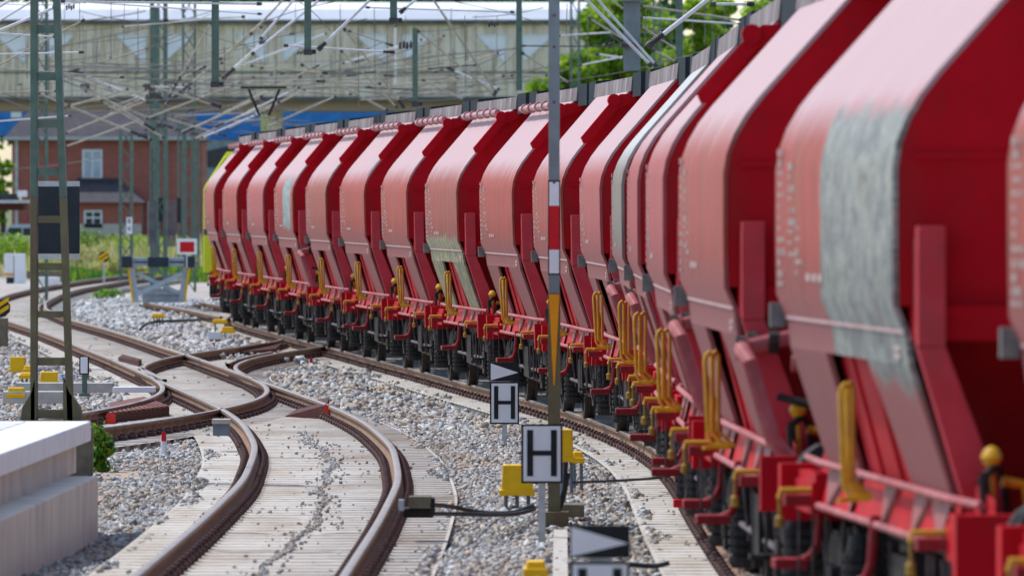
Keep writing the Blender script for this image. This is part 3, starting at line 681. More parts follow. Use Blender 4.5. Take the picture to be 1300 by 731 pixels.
wagon0 = make_wagon(); index_children(wagon0)
WL = ['nearest complete red hopper wagon with a large grey green graffiti patch on its side panel',
      'red hopper wagon directly behind the graffiti wagon, thick pink pipes under its broad side',
      'evenly salmon pink narrow hopper wagon just left of the second broad wagon from the right',
      'hopper wagon seen as the thinnest pink sliver between the grey one and the salmon one',
      'grey green hopper wagon seen nearly edge-on in the middle of the train',
      'light pink hopper wagon just right of the tall red and white pole',
      'weathered red hopper wagon partly hidden by the tall red and white pole',
      'weathered red hopper wagon just left of the tall red and white pole',
      'red hopper wagon with olive graffiti on its lower legs, second left of the tall pole',
      'streaky salmon hopper wagon third to the left of the tall pole',
      'streaky red hopper wagon fourth to the left of the tall pole',
      'brownish red hopper wagon fifth to the left of the tall pole',
      'distant red hopper wagon with a narrow pale blue graffiti stripe down its side',
      'distant pinkish hopper wagon, third behind the locomotive',
      'distant red hopper wagon, second behind the locomotive',
      'farthest red hopper wagon, directly behind the lime yellow locomotive']
MATV = {0: 'panel_graf0', 2: 'panel_pink', 3: 'panel_pink', 4: 'panel_grey', 5: 'panel_pink', 8: 'panel_graf8', 12: 'panel_graf12', 13: 'panel_pink'}
PIPED = {1, 2, 4, 5, 12}
NOSHAFT = {0, 1, 2, 3, 4, 5, 6}
def arc_pos(i):        # walk along the path, 9.62 m per wagon, wagon 7 at 113.2
    d = 113.2; n = i-7; step = 9.64*n; m = 200
    for _ in range(m):
        dx = (train_x(d+.5)-train_x(d-.5)); d += step/m/math.sqrt(1+dx*dx)
    return d
for i in [k for k in range(-1, 16) if k != 0]+[0]:
    w = wagon0 if i == 0 else copy_tree(wagon0)
    d = arc_pos(i); x = train_x(d); hd = (train_x(d+3)-train_x(d-3))/6
    lean = float(np.interp(d, [80, 98, 250], [0, .022, .022]))
    w.location = (x, d, 0); w.rotation_euler = (0, -lean, -math.atan(hd))
    lab = WL[i] if i >= 0 else 'red hopper wagon cut off by the right edge of the photo'
    tag(w, lab, 'freight wagon', 'red hopper wagons of the train')
    kids = [c for c in bpy.data.objects if c.parent == w]
    for c in kids:
        if c.name.startswith('side_panel') and i in MATV:
            c.material_slots[0].link = 'OBJECT'; c.material_slots[0].material = M[MATV[i]]
        if i not in (0, 1, 2, 6, 10) and c.name.startswith('end_step'): c['drop'] = 1
        if i in NOSHAFT and c.name.startswith(('roof_shaft',)) : c['drop'] = 1
        if i in (3,4,5,1,0) and c.name.startswith('roof_arm') : c['drop'] = 1
    if i in PIPED: pipes(w)
for o in [o for o in bpy.data.objects if 'drop' in o]:
    bpy.data.objects.remove(o)

# ------------------------------------------------------------------ locomotive
dl = 206.2; lr = empty('locomotive', (train_x(dl)+.12, dl, 0), (0, 0, -math.atan((train_x(dl+4)-train_x(dl-4))/8)))
tag(lr, 'lime yellow electric locomotive hidden behind the farthest wagon, pantograph raised', 'locomotive')
b = MB(); b.prism([(-1.49, 1.05), (1.49, 1.05), (1.49, 3.0), (1.0, 3.75), (-1.0, 3.75), (-1.49, 3.0)], -8.2, 8.2, 'y'); b.build('body', M['loco'], lr, bevel=.03)
b = MB(); b.prism([(-1.47, 3.06), (-1.0, 3.8), (-.95, 3.86), (.95, 3.86), (1.0, 3.8), (1.47, 3.06)], -7.6, 7.6, 'y'); b.build('roof', M['loco'], lr)
b = MB(); b.box(-1.2, 1.2, -8.26, -8.2, 2.1, 3.0); b.build('windscreen', M['glass'], lr)
b = MB(); b.box(-1.515, -1.49, -7.6, 7.6, 1.2, 2.7)
for k in range(6): b.box(-1.54, -1.515, -6+k*2.2, -4.4+k*2.2, 2.1, 2.6)
b.build('side_grille', M['loco_grey'], lr)
b = MB(); b.box(-1.35, 1.35, -8, 8, .5, 1.04)
for y in (-5.8, -3.2, 3.2, 5.8):
    for s in (-1, 1): b.lathe((s*.68, y, .55), [(0, .58), (s*.14, .58)], 'x', 20)
b.build('bogie', M['black'], lr)
b = MB()
for s in (-1, 1): b.lathe((s*.875, -8.2, 1.04), [(0, .12), (-.4, .12), (-.45, .24), (-.5, .24)], 'y', 14)
b.build('buffer', M['black'], lr)
pg = MB(); px = 331-650; py = -2.5
pc = -.14
pg.tube([(pc-.36, py, 5.38), (pc-.1, py, 4.75)], .035, 6); pg.tube([(pc+.38, py, 5.38), (pc+.12, py, 4.75)], .035, 6)
pg.tube([(pc-.55, py, 5.42), (pc+.55, py, 5.42)], .03, 6); pgo = pg.build('pantograph', M['black_paint'], lr)
pg = MB(); pg.bar((pc-.05, py, 4.75), (pc+.02, py+.9, 3.86), .06); pg.bar((pc+.05, py, 4.75), (pc+.1, py+.9, 3.86), .05); pg.box(pc-.4, pc+.5, py+.6, py+1.5, 3.86, 4.0)
pg.build('pantograph_frame', M['loco_grey'], pgo)

# ------------------------------------------------------------------ signs
def bars_H(b, cx, y, z0, z1, w, t):
    b.box(cx-w/2, cx-w/2+t, y-.006, y, z0, z1); b.box(cx+w/2-t, cx+w/2, y-.006, y, z0, z1); m = (z0+z1)/2
    b.box(cx-w/2+t, cx+w/2-t, y-.006, y, m-t*.42, m+t*.42)
def h_sign(xc, ytop, ybot, wpx, d, label, tri=None, post_bot=None, gz=-.25):
    s = F/d; X = (xc-650)/s; zt = H-(ytop-HOR)/s; zb = H-(ybot-HOR)/s; w = wpx/s
    r = empty('stop_board', (X, d, gz)); tag(r, label, 'sign'); k = -gz
    def Z(z): return z+k
    b = MB(); b.box(-w/2, w/2, 0, .012, Z(zb), Z(zt)); b.build('board', M['black_paint'], r)
    e = .018; b = MB(); b.box(-w/2+e, w/2-e, -.004, -.0005, Z(zb)+e, Z(zt)-e); b.build('white_face', M['white_paint'], r)
    b = MB(); bars_H(b, 0, -.0045, Z(zb)+(zt-zb)*.12, Z(zt)-(zt-zb)*.10, w*.72, w*.145); b.build('letter_h', M['black_paint'], r)
    top = zt
    if tri:
        za = H-(tri[1]-HOR)/s; zc = H-(tri[0]-HOR)/s; top = zc
        b = MB(); b.box(-w/2, w/2, 0, .012, Z(za), Z(zc)); b.build('arrow_board', M['black_paint'], r)
        b = MB(); b.prism([(-w/2+.01, Z(za)+.01), (-w/2+.01, Z(zc)-.01), (w/2-.01, Z((za+zc)/2)-.01)], -.006, -.0005, 'y'); b.build('white_arrow', M['white_paint'], r)
        b = MB(); b.box(-.06, .06, .013, .03, Z(zt)-.03, Z(za)+.05); b.build('bracket', M['galv'], r)
    b = MB(); b.box(-.03, .03, .014, .06, 0, Z(top)-.06); b.build('post', M['galv'], r)
    return r
h_sign(640.5, 484.5, 538, 37, 102, 'farthest white H board with a black and white arrow plate above it', tri=(460, 483.5), gz=-.27)
h_sign(688, 538, 613, 52.5, 72.8, 'middle white H board on a grey post, without an arrow plate', gz=-.27)
h_sign(761.5, 712, 800, 77, 49, 'nearest H board with a blurred arrow plate, cut by the bottom edge', tri=(666, 708), gz=-.27)

# tall signal pole
d = 76.5; s_ = F/d; X = (703.5-650)/s_; r = empty('signal_pole', (X, d, -.27)); tag(r, 'tall thin pole with red and white plate and long orange triangle', 'signal pole')
def Zp(y): return H-(y-HOR)/s_+.27
zc = Zp(372)
b = MB(); b.box(-.05, .05, 0, .01, zc, 6.4); b.box(-.05, .05, .07, .08, zc, 6.4); b.box(-.006, .006, .01, .07, zc, 6.4)
b.build('upper_shaft', M['mast_grey'], r)
b = MB(); b.box(-.055, .055, 0, .012, 0, zc); b.box(-.055, .055, .07, .082, 0, zc); b.box(-.006, .006, .012, .07, 0, zc); b.cbox((0, .04, .08), .26, .3, .2); b.build('lower_shaft', M['mast_olive'], r)
b = MB()
for yy in (232, 130, 60, 20): b.lathe((0, -.012, Zp(yy)), [(0, .012), (.012, .012)], 'y', 8)
b.build('bolt', M['rod'], r)
for nm, a_, b2, mt in (('white_plate', 231, 261.3, 'white_paint'), ('red_plate', 261.6, 316.7, 'sign_red'), ('white_plate', 317, 347, 'white_paint')):
    b = MB(); b.box(-.044, .044, -.012, -.002, Zp(b2), Zp(a_)); b.build(nm, M[mt], r)
b = MB(); b.box(-.055, .055, -.0019, -.0005, Zp(349), Zp(229)); b.build('backing', M['black_paint'], r)
b = MB(); b.prism([(-.048, Zp(373.5)), (.048, Zp(373.5)), (.006, Zp(489)), (-.006, Zp(489))], -.008, -.001, 'y'); b.build('orange_triangle', M['orange'], r)

# ------------------------------------------------------------------ yellow boxes, cables, small track gear
def ybox(x0, x1, y0, y1, d, label, leg=None, gz=-.26, dep=.3, lip=True):
    s = F/d; X = ((x0+x1)/2-650)/s; w = (x1-x0)/s; zt = H-(y0-HOR)/s-gz; zb = H-(y1-HOR)/s-gz
    r = empty('junction_box', (X, d, gz)); tag(r, label, 'junction box')
    b = MB(); n = w/2; t = n*.88
    b.add([(-n, 0, zb), (n, 0, zb), (n, dep, zb), (-n, dep, zb), (-t, .03, zt), (t, .03, zt), (t, dep-.03, zt), (-t, dep-.03, zt)], [(3,2,1,0), (4,5,6,7), (0,1,5,4), (1,2,6,5), (2,3,7,6), (3,0,4,7)])
    b.build('cover', M['yellow_box'], r, bevel=.012)
    if lip: b = MB(); b.box(-n-.015, n+.015, -.015, dep+.015, zb-.03, zb+.025); b.build('rim', M['yellow_box'], r, bevel=.008)
    if leg:
        b = MB()
        for k in range(leg): xx = -n*.7+1.4*n*k/max(1, leg-1); b.tube([(xx, dep/2, 0), (xx, dep/2, zb-.02)], .018, 8)
        b.build('leg', M['bluegrey'], r)
    return r
ybox(636, 677, 590, 625, 80, 'yellow junction box left of the middle H board', 3)
ybox(711, 728, 545, 583, 84, 'tall yellow junction box tucked behind the middle H board', 2, dep=.2)
ybox(727, 740, 573, 584, 86, 'small low yellow junction box right of the middle H board', 2, dep=.25)
ybox(667, 693, 712, 726, 60, 'yellow capped box at the bottom edge left of the nearest H board', 2)
ybox(12, 32, 453, 470, 140, 'square yellow box standing farthest left in the gravel', None)
ybox(30, 41, 464, 470, 138, 'small yellow lid just right of the farthest left yellow box', None)
ybox(50, 75, 472, 494, 122, 'large yellow box seen between the legs of the lattice mast', 2)
ybox(25, 41, 473, 478, 124, 'flat yellow lid on a blue grey body beside the lattice mast', 3)
ybox(9, 31, 492, 502, 113, 'yellow flanged cap on an orange stub near the left edge', None)
ybox(193, 208, 398, 402, 190, 'flat yellow lidded box with dark legs in the pale gravel', 4)
ybox(270, 288, 405, 409, 178, 'flat yellow lidded box nearest the train track', 2)
ybox(281, 297, 415, 421, 172, 'yellow rounded cap beside the white rail marker box', None)
def simple(name, cat, label, parts):
    # parts: list of (partname, mat, list of boxes in image px + depth)
    r = None
    allb = []
    for pn, mt, boxes in parts:
        b = MB()
        for (x0, x1, y0, y1, d, dep) in boxes:
            a = P(x0, y1, d); c = P(x1, y0, d); b.box(a.x, c.x, d, d+dep, a.z, c.z)
        allb.append((pn, mt, b))
    vs = np.array([v for _, _, b in allb for v in b.v]); c = (float(vs[:, 0].mean()), float(vs[:, 1].mean()), float(vs[:, 2].min()))
    if len(allb) == 1:
        b = allb[0][2]; b.v = [(v[0]-c[0], v[1]-c[1], v[2]-c[2]) for v in b.v]; o = b.build(name, M[allb[0][1]], None, bevel=.01); o.location = c; return tag(o, label, cat)
    r = empty(name, c); tag(r, label, cat)
    for pn, mt, b in allb: b.v = [(v[0]-c[0], v[1]-c[1], v[2]-c[2]) for v in b.v]; b.build(pn, M[mt], r, bevel=.006)
    return r
simple('rail_box', 'box', 'brown and black box clamped to the near rail by black cables', [('casing', 'brownblock', [(519, 548, 630, 645, 72, .28)]), ('base', 'black', [(512, 550, 645, 657, 72.05, .3), (546, 552, 632, 655, 72, .25)]), ('clamp', 'galv', [(506, 513, 634, 648, 71.9, .12)])])
simple('rail_box', 'box', 'grey metal box on the sleeper ends beside the crossing', [('casing', 'bluegrey', [(270, 291, 538, 553, 98, .3)]), ('lid', 'conc_block', [(269, 292, 532, 538, 97.9, .35)])])
simple('rail_marker', 'marker', 'white marker box between the two yellow capped boxes by the train track', [('body', 'white_paint', [(264, 282, 421, 431, 172, .2)]), ('foot', 'black', [(266, 280, 431, 433, 172, .2)])])
simple('red_block', 'block', 'red painted block lying on the sleeper ends beside the train', [('body', 'sign_red', [(855, 886, 634, 644, 78, .25)])])
slab('concrete_slab', 'pale ribbed concrete cable slab lying left of the nearest H board', [G(700, 800, -.2), G(722, 800, -.2), G(720, 676, -.2), G(703, 676, -.2)], -.17, M['conc_block'])
simple('cable_trough', 'slab', 'long pale concrete trough behind the small signal plate', [('trough', 'conc_block', [(20, 143, 486, 498, 118, .5)])])
simple('cable_trough', 'slab', 'grey concrete trough crossing behind the lattice mast feet', [('trough', 'conc_block', [(3, 86, 497, 512, 113, .5)])])
simple('cable_trough', 'slab', 'low whitish trough reaching the crossing rail', [('trough', 'coping', [(143, 197, 491, 498, 115, .3)])])
simple('number_plate', 'sign', 'small white plate with blue lettering behind the lattice mast leg', [('plate', 'white_paint', [(73.5, 97, 474, 484, 121, .02)])])
r_ = simple('shunting_signal', 'signal', 'narrow white plate with black frame on a short green post', [('frame', 'black_paint', [(100.5, 113, 452, 475.5, 116.4, .05)]), ('plate', 'white_paint', [(102.3, 111.2, 453.5, 473.8, 116.35, .04)]), ('post', 'mast_green', [(104, 110.5, 475.5, 503, 116.5, .08), (100, 113, 499, 503, 116.45, .2)])])
def text_on(txt, x, y, d, size_px, mat, label=None, parent=None):
    cu = bpy.data.curves.new('lettering', 'FONT'); cu.body = txt; cu.size = size_px/F*d*1.4; cu.extrude = .001; cu.align_x = 'CENTER'; cu.align_y = 'CENTER'
    o = bpy.data.objects.new('tmp', cu); COL.objects.link(o)
    dg = bpy.context.evaluated_depsgraph_get(); me = bpy.data.meshes.new_from_object(o.evaluated_get(dg)); bpy.data.objects.remove(o)
    n = bpy.data.objects.new('lettering', me); COL.objects.link(n); me.materials.clear(); me.materials.append(mat)
    p = P(x, y, d); n.location = p; n.rotation_euler = (R(90), 0, 0)
    if parent: n.parent = parent; n.location = p-parent.location
    return n
M['ink'] = pmat('blue_ink', (.05, .06, .22), (.04, .05, .18), 5, .5, bmp=0)
pl = [o for o in bpy.data.objects if o.name.startswith('number_plate')][0]
text_on('Sa', 82, 479, 120.98, 7, M['ink'], parent=pl); text_on('1', 94, 479, 120.98, 7, M['ink'], parent=pl)
def peg(x, y, d, label):
    p = P(x, y, d); r = empty('track_peg', (p.x, d, -.2)); tag(r, label, 'marker peg')
    b = MB(); b.lathe((0, 0, 0), [(0, .035), (p.z+.22, .035)], 'z', 10); b.build('post', M['white_paint'], r)
    b = MB(); b.cbox((0, -.055, p.z+.2), .055, .02, .10); b.build('red_face', M['sign_red'], r)
peg(208, 554, 97.5, 'small red and white peg in the gravel below the grated ramp')
peg(271, 438, 165, 'small red and white peg by the far crossing rails')
peg(395, 457, 150, 'small red and white peg where the connecting track meets the train track')
# rusty covers (grated ramp, wedge covers)
def rust_cover(label, pts, h, mat='rust', slats=0, redend=None):
    c = sum(pts, Vector())/len(pts); r = empty('point_cover', (c.x, c.y, c.z)); tag(r, label, 'rail cover')
    q = [p-c for p in pts]; top = [Vector((p.x, p.y, p.z+h[i])) for i, p in enumerate(q)]
    b = MB(); b.add([tuple(v) for v in q]+[tuple(v) for v in top], [(3,2,1,0), (4,5,6,7), (0,1,5,4), (1,2,6,5), (2,3,7,6), (3,0,4,7)]); b.build('cover_plate', M[mat], r)
    if slats:
        b = MB()
        for k in range(slats):
            t = (k+.5)/slats; a1 = top[0].lerp(top[1], t); a2 = top[3].lerp(top[2], t); b.bar(a1+Vector((0, 0, .012)), a2+Vector((0, 0, .012)), .05, .02)
        b.build('slat', M['redslat'], r)
    if redend:
        b = MB(); b.add([tuple(v) for v in redend(q, top)], [(0, 1, 2, 3)]); b.build('red_end', M['redend'], r)
    return r
M['redslat'] = pmat('pale_rust_slats', (.20, .075, .055), (.15, .055, .04), 9, .7)
z_ = -.19
rust_cover('grated rust brown ramp between the crossing rails at left', [G(137, 539, z_), G(215, 529, z_), G(183, 514, z_), G(140, 522, z_)], [.13, .13, .10, .10], slats=13,
           redend=lambda q, t: [q[0]+Vector((-.02, -.05, 0)), q[0]+Vector((.1, -.05, 0)), t[0]+Vector((.1, -.05, .02)), t[0]+Vector((-.02, -.05, .02))])
rust_cover('rust brown wedge cover with bright red end inside the near track', [G(362, 530, z_), G(414, 533, z_), G(418, 520, z_), G(396, 512, z_)], [.02, .20, .17, .05],
           redend=lambda q, t: [q[1]+Vector((-.05, -.03, 0)), q[1]+Vector((.03, -.03, 0)), t[1]+Vector((.06, -.03, 0)), t[1]+Vector((-.02, -.03, 0))])
rust_cover('long low rust brown cover left of the crossing', [G(150, 459, z_), G(176, 466, z_), G(180, 463, z_), G(156, 455, z_)], [.08, .12, .1, .08])
rust_cover('flat dark red cover between the connecting rails', [G(308, 453, z_), G(350, 449, z_), G(358, 444, z_), G(318, 444, z_)], [.10, .10, .14, .14])
def cable(pts, r_, label, mat='cable'):
    c = Vector(pts[0]); tt = []
    P_ = [Vector(p) for p in pts]; n = len(P_)
    for i in range(n-1):
        p0, p1, p2, p3 = P_[max(i-1, 0)], P_[i], P_[i+1], P_[min(i+2, n-1)]
        for k in range(6):
            t = k/6; tt.append(.5*((2*p1)+(-p0+p2)*t+(2*p0-5*p1+4*p2-p3)*t*t+(-p0+3*p1-3*p2+p3)*t**3))
    tt.append(P_[-1]); b = MB(); b.tube([p-c for p in tt], r_, 7); o = b.build('cable', M[mat], None, smooth=True); o.location = c; return tag(o, label, 'cable')
cable([P(546, 640, 72), P(575, 643, 73), P(610, 650, 74), P(650, 650, 76), P(676, 641, 78)], .02, 'upper black cable from the brown rail box to the yellow junction box')
cable([P(548, 652, 72), P(580, 652, 73), P(620, 653, 74), P(655, 652, 76), P(678, 646, 78)], .02, 'lower black cable from the brown rail box to the yellow junction box')
cable([P(697, 613, 77), P(703, 635, 77), P(708, 652, 77), P(716, 630, 77), P(722, 600, 77)], .018, 'black cable looping down behind the middle H board')
cable([P(718, 586, 77), P(716, 620, 77), P(706, 655, 77)], .022, 'thick black cable hanging beside the signal pole foot')
cable([P(728, 612, 80), P(760, 611, 81), P(800, 609, 82), P(840, 606, 84)], .014, 'thin black cable lying on the gravel towards the train')
cable([P(800, 716, 66), P(830, 718, 66), P(850, 714, 66)], .02, 'dark cable lying on the gravel behind the nearest H board')
cable([P(178, 418, 186), P(184, 412, 187), P(200, 408, 190), P(230, 407, 192), P(268, 405, 196)], .03, 'thin black cable crossing the pale gravel to the yellow lidded boxes')
simple('relay_housing', 'box', 'dark moss brown housing at the foot of the signal pole', [('body', 'brownblock', [(708, 742, 640, 656, 77.5, .4)])])

# vine / weed at platform corner
def leaf_cloud(name, n, center, rad, size, mat, parent=None, squash=None, fn=None):
    p = rng.normal(0, 1, (n, 3)); p /= np.linalg.norm(p, axis=1)[:, None]; p *= (rng.random(n)**.45)[:, None]; p = p*np.array(rad)
    if fn is not None: p = fn(p)
    c = p+np.array(center); a = rng.normal(0, 1, (n, 3)); a /= np.linalg.norm(a, axis=1)[:, None]; b = rng.normal(0, 1, (n, 3)); b -= (a*b).sum(1)[:, None]*a; b /= np.linalg.norm(b, axis=1)[:, None]
    s = size*(.6+.8*rng.random(n))[:, None]; V = np.stack([c-a*s, c-b*s*.5, c+a*s, c+b*s*.5], 1).reshape(-1, 3); Q = np.arange(4*n).reshape(n, 4)
    o = bigmesh(name, V, Q, mat)
    if parent: o.parent = parent
    return o
vp = G(128, 603, -.22)
r = empty('climbing_weed', (vp.x, vp.y, -.22)); tag(r, 'green leafy weed with a yellowish top growing at the platform corner', 'plant')
leaf_cloud('foliage', 900, (0, 0, .24), (.10, .12, .30), .04, M['vine'], r, fn=lambda p: p+np.stack([.05*np.sin(p[:, 2]*22), 0*p[:, 0], 0*p[:, 0]], 1)+rng.normal(0, .022, p.shape))
b = MB(); b.tube([(0, 0, 0), (.02, .01, .3), (-.03, 0, .62)], .012, 5); b.tube([(0, 0, 0), (-.08, 0, .2), (-.1, .02, .45)], .01, 5); b.build('stem', M['trunk'], r)
gp_ = G(137, 382, -.2); r = empty('grass_tuft', (gp_.x, gp_.y, -.2)); tag(r, 'bright green weed tuft in the pale gravel beside the far track', 'plant')
leaf_cloud('foliage', 500, (0, 0, .15), (.5, .5, .22), .06, M['vine'], r); b = MB(); b.tube([(0, 0, 0), (.1, 0, .3)], .015, 5); b.build('stem', M['trunk'], r)

# ------------------------------------------------------------------ masts
def batten_mast(label, d, legL, legR, ytop, ybot, rungs, split, gz):
    s = F/d; r = empty('catenary_mast', ((legL[1]+legR[1])/2/s-650/s, d, gz)); tag(r, label, 'mast'); ox = r.location.x
    def W_(x, y): return ((x-650)/s-ox, H-(y-HOR)/s-gz)
    legw = 8.5/s
    def leg(mat, ya, yb, xa, xb, nm='leg'):
        b = MB(); p = W_(xa, ya); q = W_(xb, yb); b.add([(p[0]-legw/2, 0, p[1]), (p[0]+legw/2, 0, p[1]), (q[0]+legw/2, 0, q[1]), (q[0]-legw/2, 0, q[1])]+[(p[0]-legw/2, .25, p[1]), (p[0]+legw/2, .25, p[1]), (q[0]+legw/2, .25, q[1]), (q[0]-legw/2, .25, q[1])],
            [(0,1,2,3), (7,6,5,4), (0,4,5,1), (1,5,6,2), (2,6,7,3), (3,7,4,0)]); b.build(nm, M[mat], r, bevel=.006)
    def xat(L, y): return L[0]+(L[1]-L[0])*(y-ytop)/(ybot-ytop)
    for L in (legL, legR):
        leg('mast_green', ytop, split, xat(L, ytop), xat(L, split)); leg('mast_olive', split, ybot, xat(L, split), xat(L, ybot))
    for (ya, yb) in rungs:
        b = MB(); a = W_(xat(legL, ya), yb); c = W_(xat(legR, ya), ya); b.box(a[0], c[0], .02, .23, a[1], c[1]); b.build('batten_plate', M['mast_green' if ya < split else 'mast_olive'], r)
    b = MB(); a = W_(30, 540)
    for (x0, x1, x2) in ((26, 40, 44), (104, 88, 80)):
        p = [W_(x0, 536), W_(x0+(2 if x0 < 50 else -2), 517), W_(x1, 498), W_(x2, 480), W_(x2, 536)]
        b.prism(p, .0, .24, 'y')
    b.build('base_gusset', M['mast_olive'], r)
    b = MB(); p = W_(20, 543); q = W_(112, 534); b.box(p[0], q[0], -.1, .35, p[1], q[1]); b.build('base_plate', M['brownblock'], r)
    b = MB(); p = W_(20, 605); q = W_(117, 543); b.box(p[0], q[0], -.05, .3, p[1], q[1]-.003); b.build('foundation', M['brownblock'], r, bevel=.02)
    return r
batten_mast('near green and brown ladder-like mast on the left standing on a concrete base', 88, (42.5, 42.5), (70, 89), -40, 540,
            [(-24, -14), (32, 42), (92, 102), (152, 162), (214, 223), (274, 283), (334, 343), (395, 403), (454, 464), (520, 531)], 250, -.27)
def signal_case(label, x0, x1, y0, y1, d):
    s = F/d; X = ((x0+x1)/2-650)/s; w = (x1-x0)/s; zt = H-(y0-HOR)/s; zb = H-(y1-HOR)/s
    r = empty('signal_screen', (X, d, zb)); tag(r, label, 'signal'); h = zt-zb
    b = MB(); b.box(-w/2, w/2, 0, .05, .06, h-.06); b.build('black_screen', M['panel_dark'], r, bevel=.01)
    b = MB(); b.box(-w/2, w/2, .01, .04, h-.058, h); b.box(-w/2, w/2, .01, .04, 0, .058); b.box(-w/2+.1, -w/2+.13, .03, .05, 0, h); b.build('galvanised_edge', M['galv'], r)
    return r
signal_case('large black signal screen seen behind the near ladder mast', 45, 101, 230, 329, 93)

def lattice_mast(label, x, w, d, ytop, ybot, mat='mast_green', cross=True, step=24, legpx=None):
    s = F/d; X = (x-650)/s; zt = H-(ytop-HOR)/s; zb = min(-.3, H-(ybot-HOR)/s) if ybot > 290 else H-(ybot-HOR)/s
    r = empty('lattice_mast', (X, d, zb)); tag(r, label, 'mast'); hw = w/2/s; h = zt-zb; lp = (legpx or 3.5)/s
    for sx in (-1, 1):
        b = MB(); b.box(sx*hw-lp/2, sx*hw+lp/2, -.06, .06, 0, h); b.build('leg', M[mat], r)
    b = MB(); st = step/s; z = 0; k = 0
    while z < h-.1:
        z2 = min(z+st, h); a = -1 if k % 2 == 0 else 1
        b.bar((a*hw, .0, z), (-a*hw, .0, z2), 1.5/s); 
        if cross and k % 2 == 0: b.bar((-a*hw, .03, z), (a*hw, .03, z2), 1.3/s)
        z = z2; k += 1
    b.build('lattice_brace', M[mat], r); return r
m3 = lattice_mast('green lattice mast carrying the two dark weight stacks beside the buffer stop', 201.5, 17, 262, -6, 365, step=26, legpx=5.5)
lattice_mast('green lattice mast just right of the weight stacks', 240, 15, 285, -6, 355, step=22, legpx=3.2)
lattice_mast('lattice mast with a white number plate in front of the brick house', 160, 14, 300, 165, 340, step=18, legpx=4)
lattice_mast('lattice mast standing behind the near ladder mast', 53, 12, 240, -6, 345, step=20, legpx=4)
lattice_mast('thin lattice mast left of the locomotive', 231, 9, 320, 150, 345, step=16, legpx=2.5)
lattice_mast('thin lattice mast nearest the locomotive front', 248, 8, 330, 160, 345, step=16, legpx=2.5)
lattice_mast('slim lattice mast seen between the pole and the portal hanger at upper right', 730, 10, 330, -6, 120, step=20, legpx=3)
lattice_mast('slim lattice mast right of the thick grey post at upper right', 834, 8, 330, -6, 90, step=18, legpx=3)
pl = simple('mast_number', 'sign', 'small white number plate on the lattice mast before the brick house', [('plate', 'white_paint', [(160.5, 168, 276, 297, 299.8, .03)])])
text_on('8', 164, 281, 299.75, 6, M['black_paint'], parent=pl); text_on('9', 164, 291, 299.75, 6, M['black_paint'], parent=pl)
M['weight'] = pmat('cast_weight', (.085, .085, .10), (.15, .15, .16), 3, .7)
for i, (x0, x1, lab) in enumerate(((187, 199.5, 'left ribbed stack of dark tensioning weights on the lattice mast'), (211, 223.5, 'right ribbed stack of dark tensioning weights on the lattice mast'))):
    d = 261; s = F/d; X = ((x0+x1)/2-650)/s; r = empty('tension_weights', (X, d, H-(313-HOR)/s)); tag(r, lab, 'weight stack'); w = (x1-x0)/s/2
    b = MB(); n = 22; hh = 58/s/n
    for k in range(n): b.lathe((0, 0, k*hh), [(0, w*.93), (hh*.2, w), (hh*.75, w), (hh*.8, w*.9)], 'z', 14)
    b.build('weight_disc', M['weight'], r)
    b = MB(); b.tube([(0, 0, n*hh-.05), (0, 0, n*hh+1.6)], .02, 6); b.build('hanging_rod', M['rod'], r)
simple('signal_screen', 'signal', 'small navy signal screen between the two weight stacks', [('screen', 'panel_dark', [(201, 210, 251, 282, 264, .1)])])
simple('signal_screen', 'signal', 'narrow navy signal screen right of the weight stacks', [('screen', 'panel_dark', [(224.5, 230, 251, 283, 270, .1)])])

# hangers of the overhead portals
def hanger(label, x, w, d, ytop, ybot, mat='mast_green', foot=True):
    s = F/d; X = (x-650)/s; zt = H-(ytop-HOR)/s; zb = H-(ybot-HOR)/s; hw = w/2/s
    r = empty('portal_hanger', (X, d, zb)); tag(r, label, 'mast'); b = MB()
    b.box(-hw, hw, 0, .03, 0, zt-zb); b.box(-hw, hw, .2, .23, 0, zt-zb); b.box(-.01, .01, .03, .2, 0, zt-zb); b.build('shaft', M[mat], r, bevel=.004)
    if foot: b = MB(); b.box(-hw*1.25, hw*1.25, -.03, .26, 0, 7/s); b.lathe((hw*1.3, .1, 4/s), [(0, 3/s), (5/s, 3/s)], 'x', 8); b.build('clamp', M['insul'], r)
    return r
hanger('wide green portal hanger at upper left in front of the lattice mast', 273, 9, 150, -30, 111)
hanger('green portal hanger above the middle of the yard', 390.5, 8.5, 140, -30, 70)
hanger('short green portal hanger at the top centre', 499.5, 9, 150, -30, 30)
hanger('thin green hanger hanging over the far wagons', 527, 7, 220, 36, 136, foot=True)
hanger('green hanger directly left of the tall thin pole', 659, 7.5, 200, -30, 115, foot=False)
hanger('thick grey portal post above the middle wagons', 802.5, 21, 165, -30, 90, 'mast_grey', foot=False)
hanger('green portal hanger over the grey walkway at upper right', 862.5, 8.5, 175, -30, 77, foot=False)
simple('post_clamp', 'clamp', 'dark steel band around the thick grey portal post', [('band', 'insul', [(788, 817, 55, 60, 164.8, .3)])])
simple('post_clamp', 'clamp', 'grey steel collar near the top of the thick grey portal post', [('band', 'mast_grey', [(788, 817, -3, 2, 164.8, .3)])])
hanger('heavy green mast shaft rising behind the weight mast', 199, 7, 275, 8, 345, foot=False)

# portal girders above the frame supports hangers (out of view)
b = MB(); b.box(-14, 16, 149, 149.5, 7.3, 7.7); tag(b.build('portal_girder', M['mast_green']), 'green portal girder above the picture that carries the hangers', 'girder')

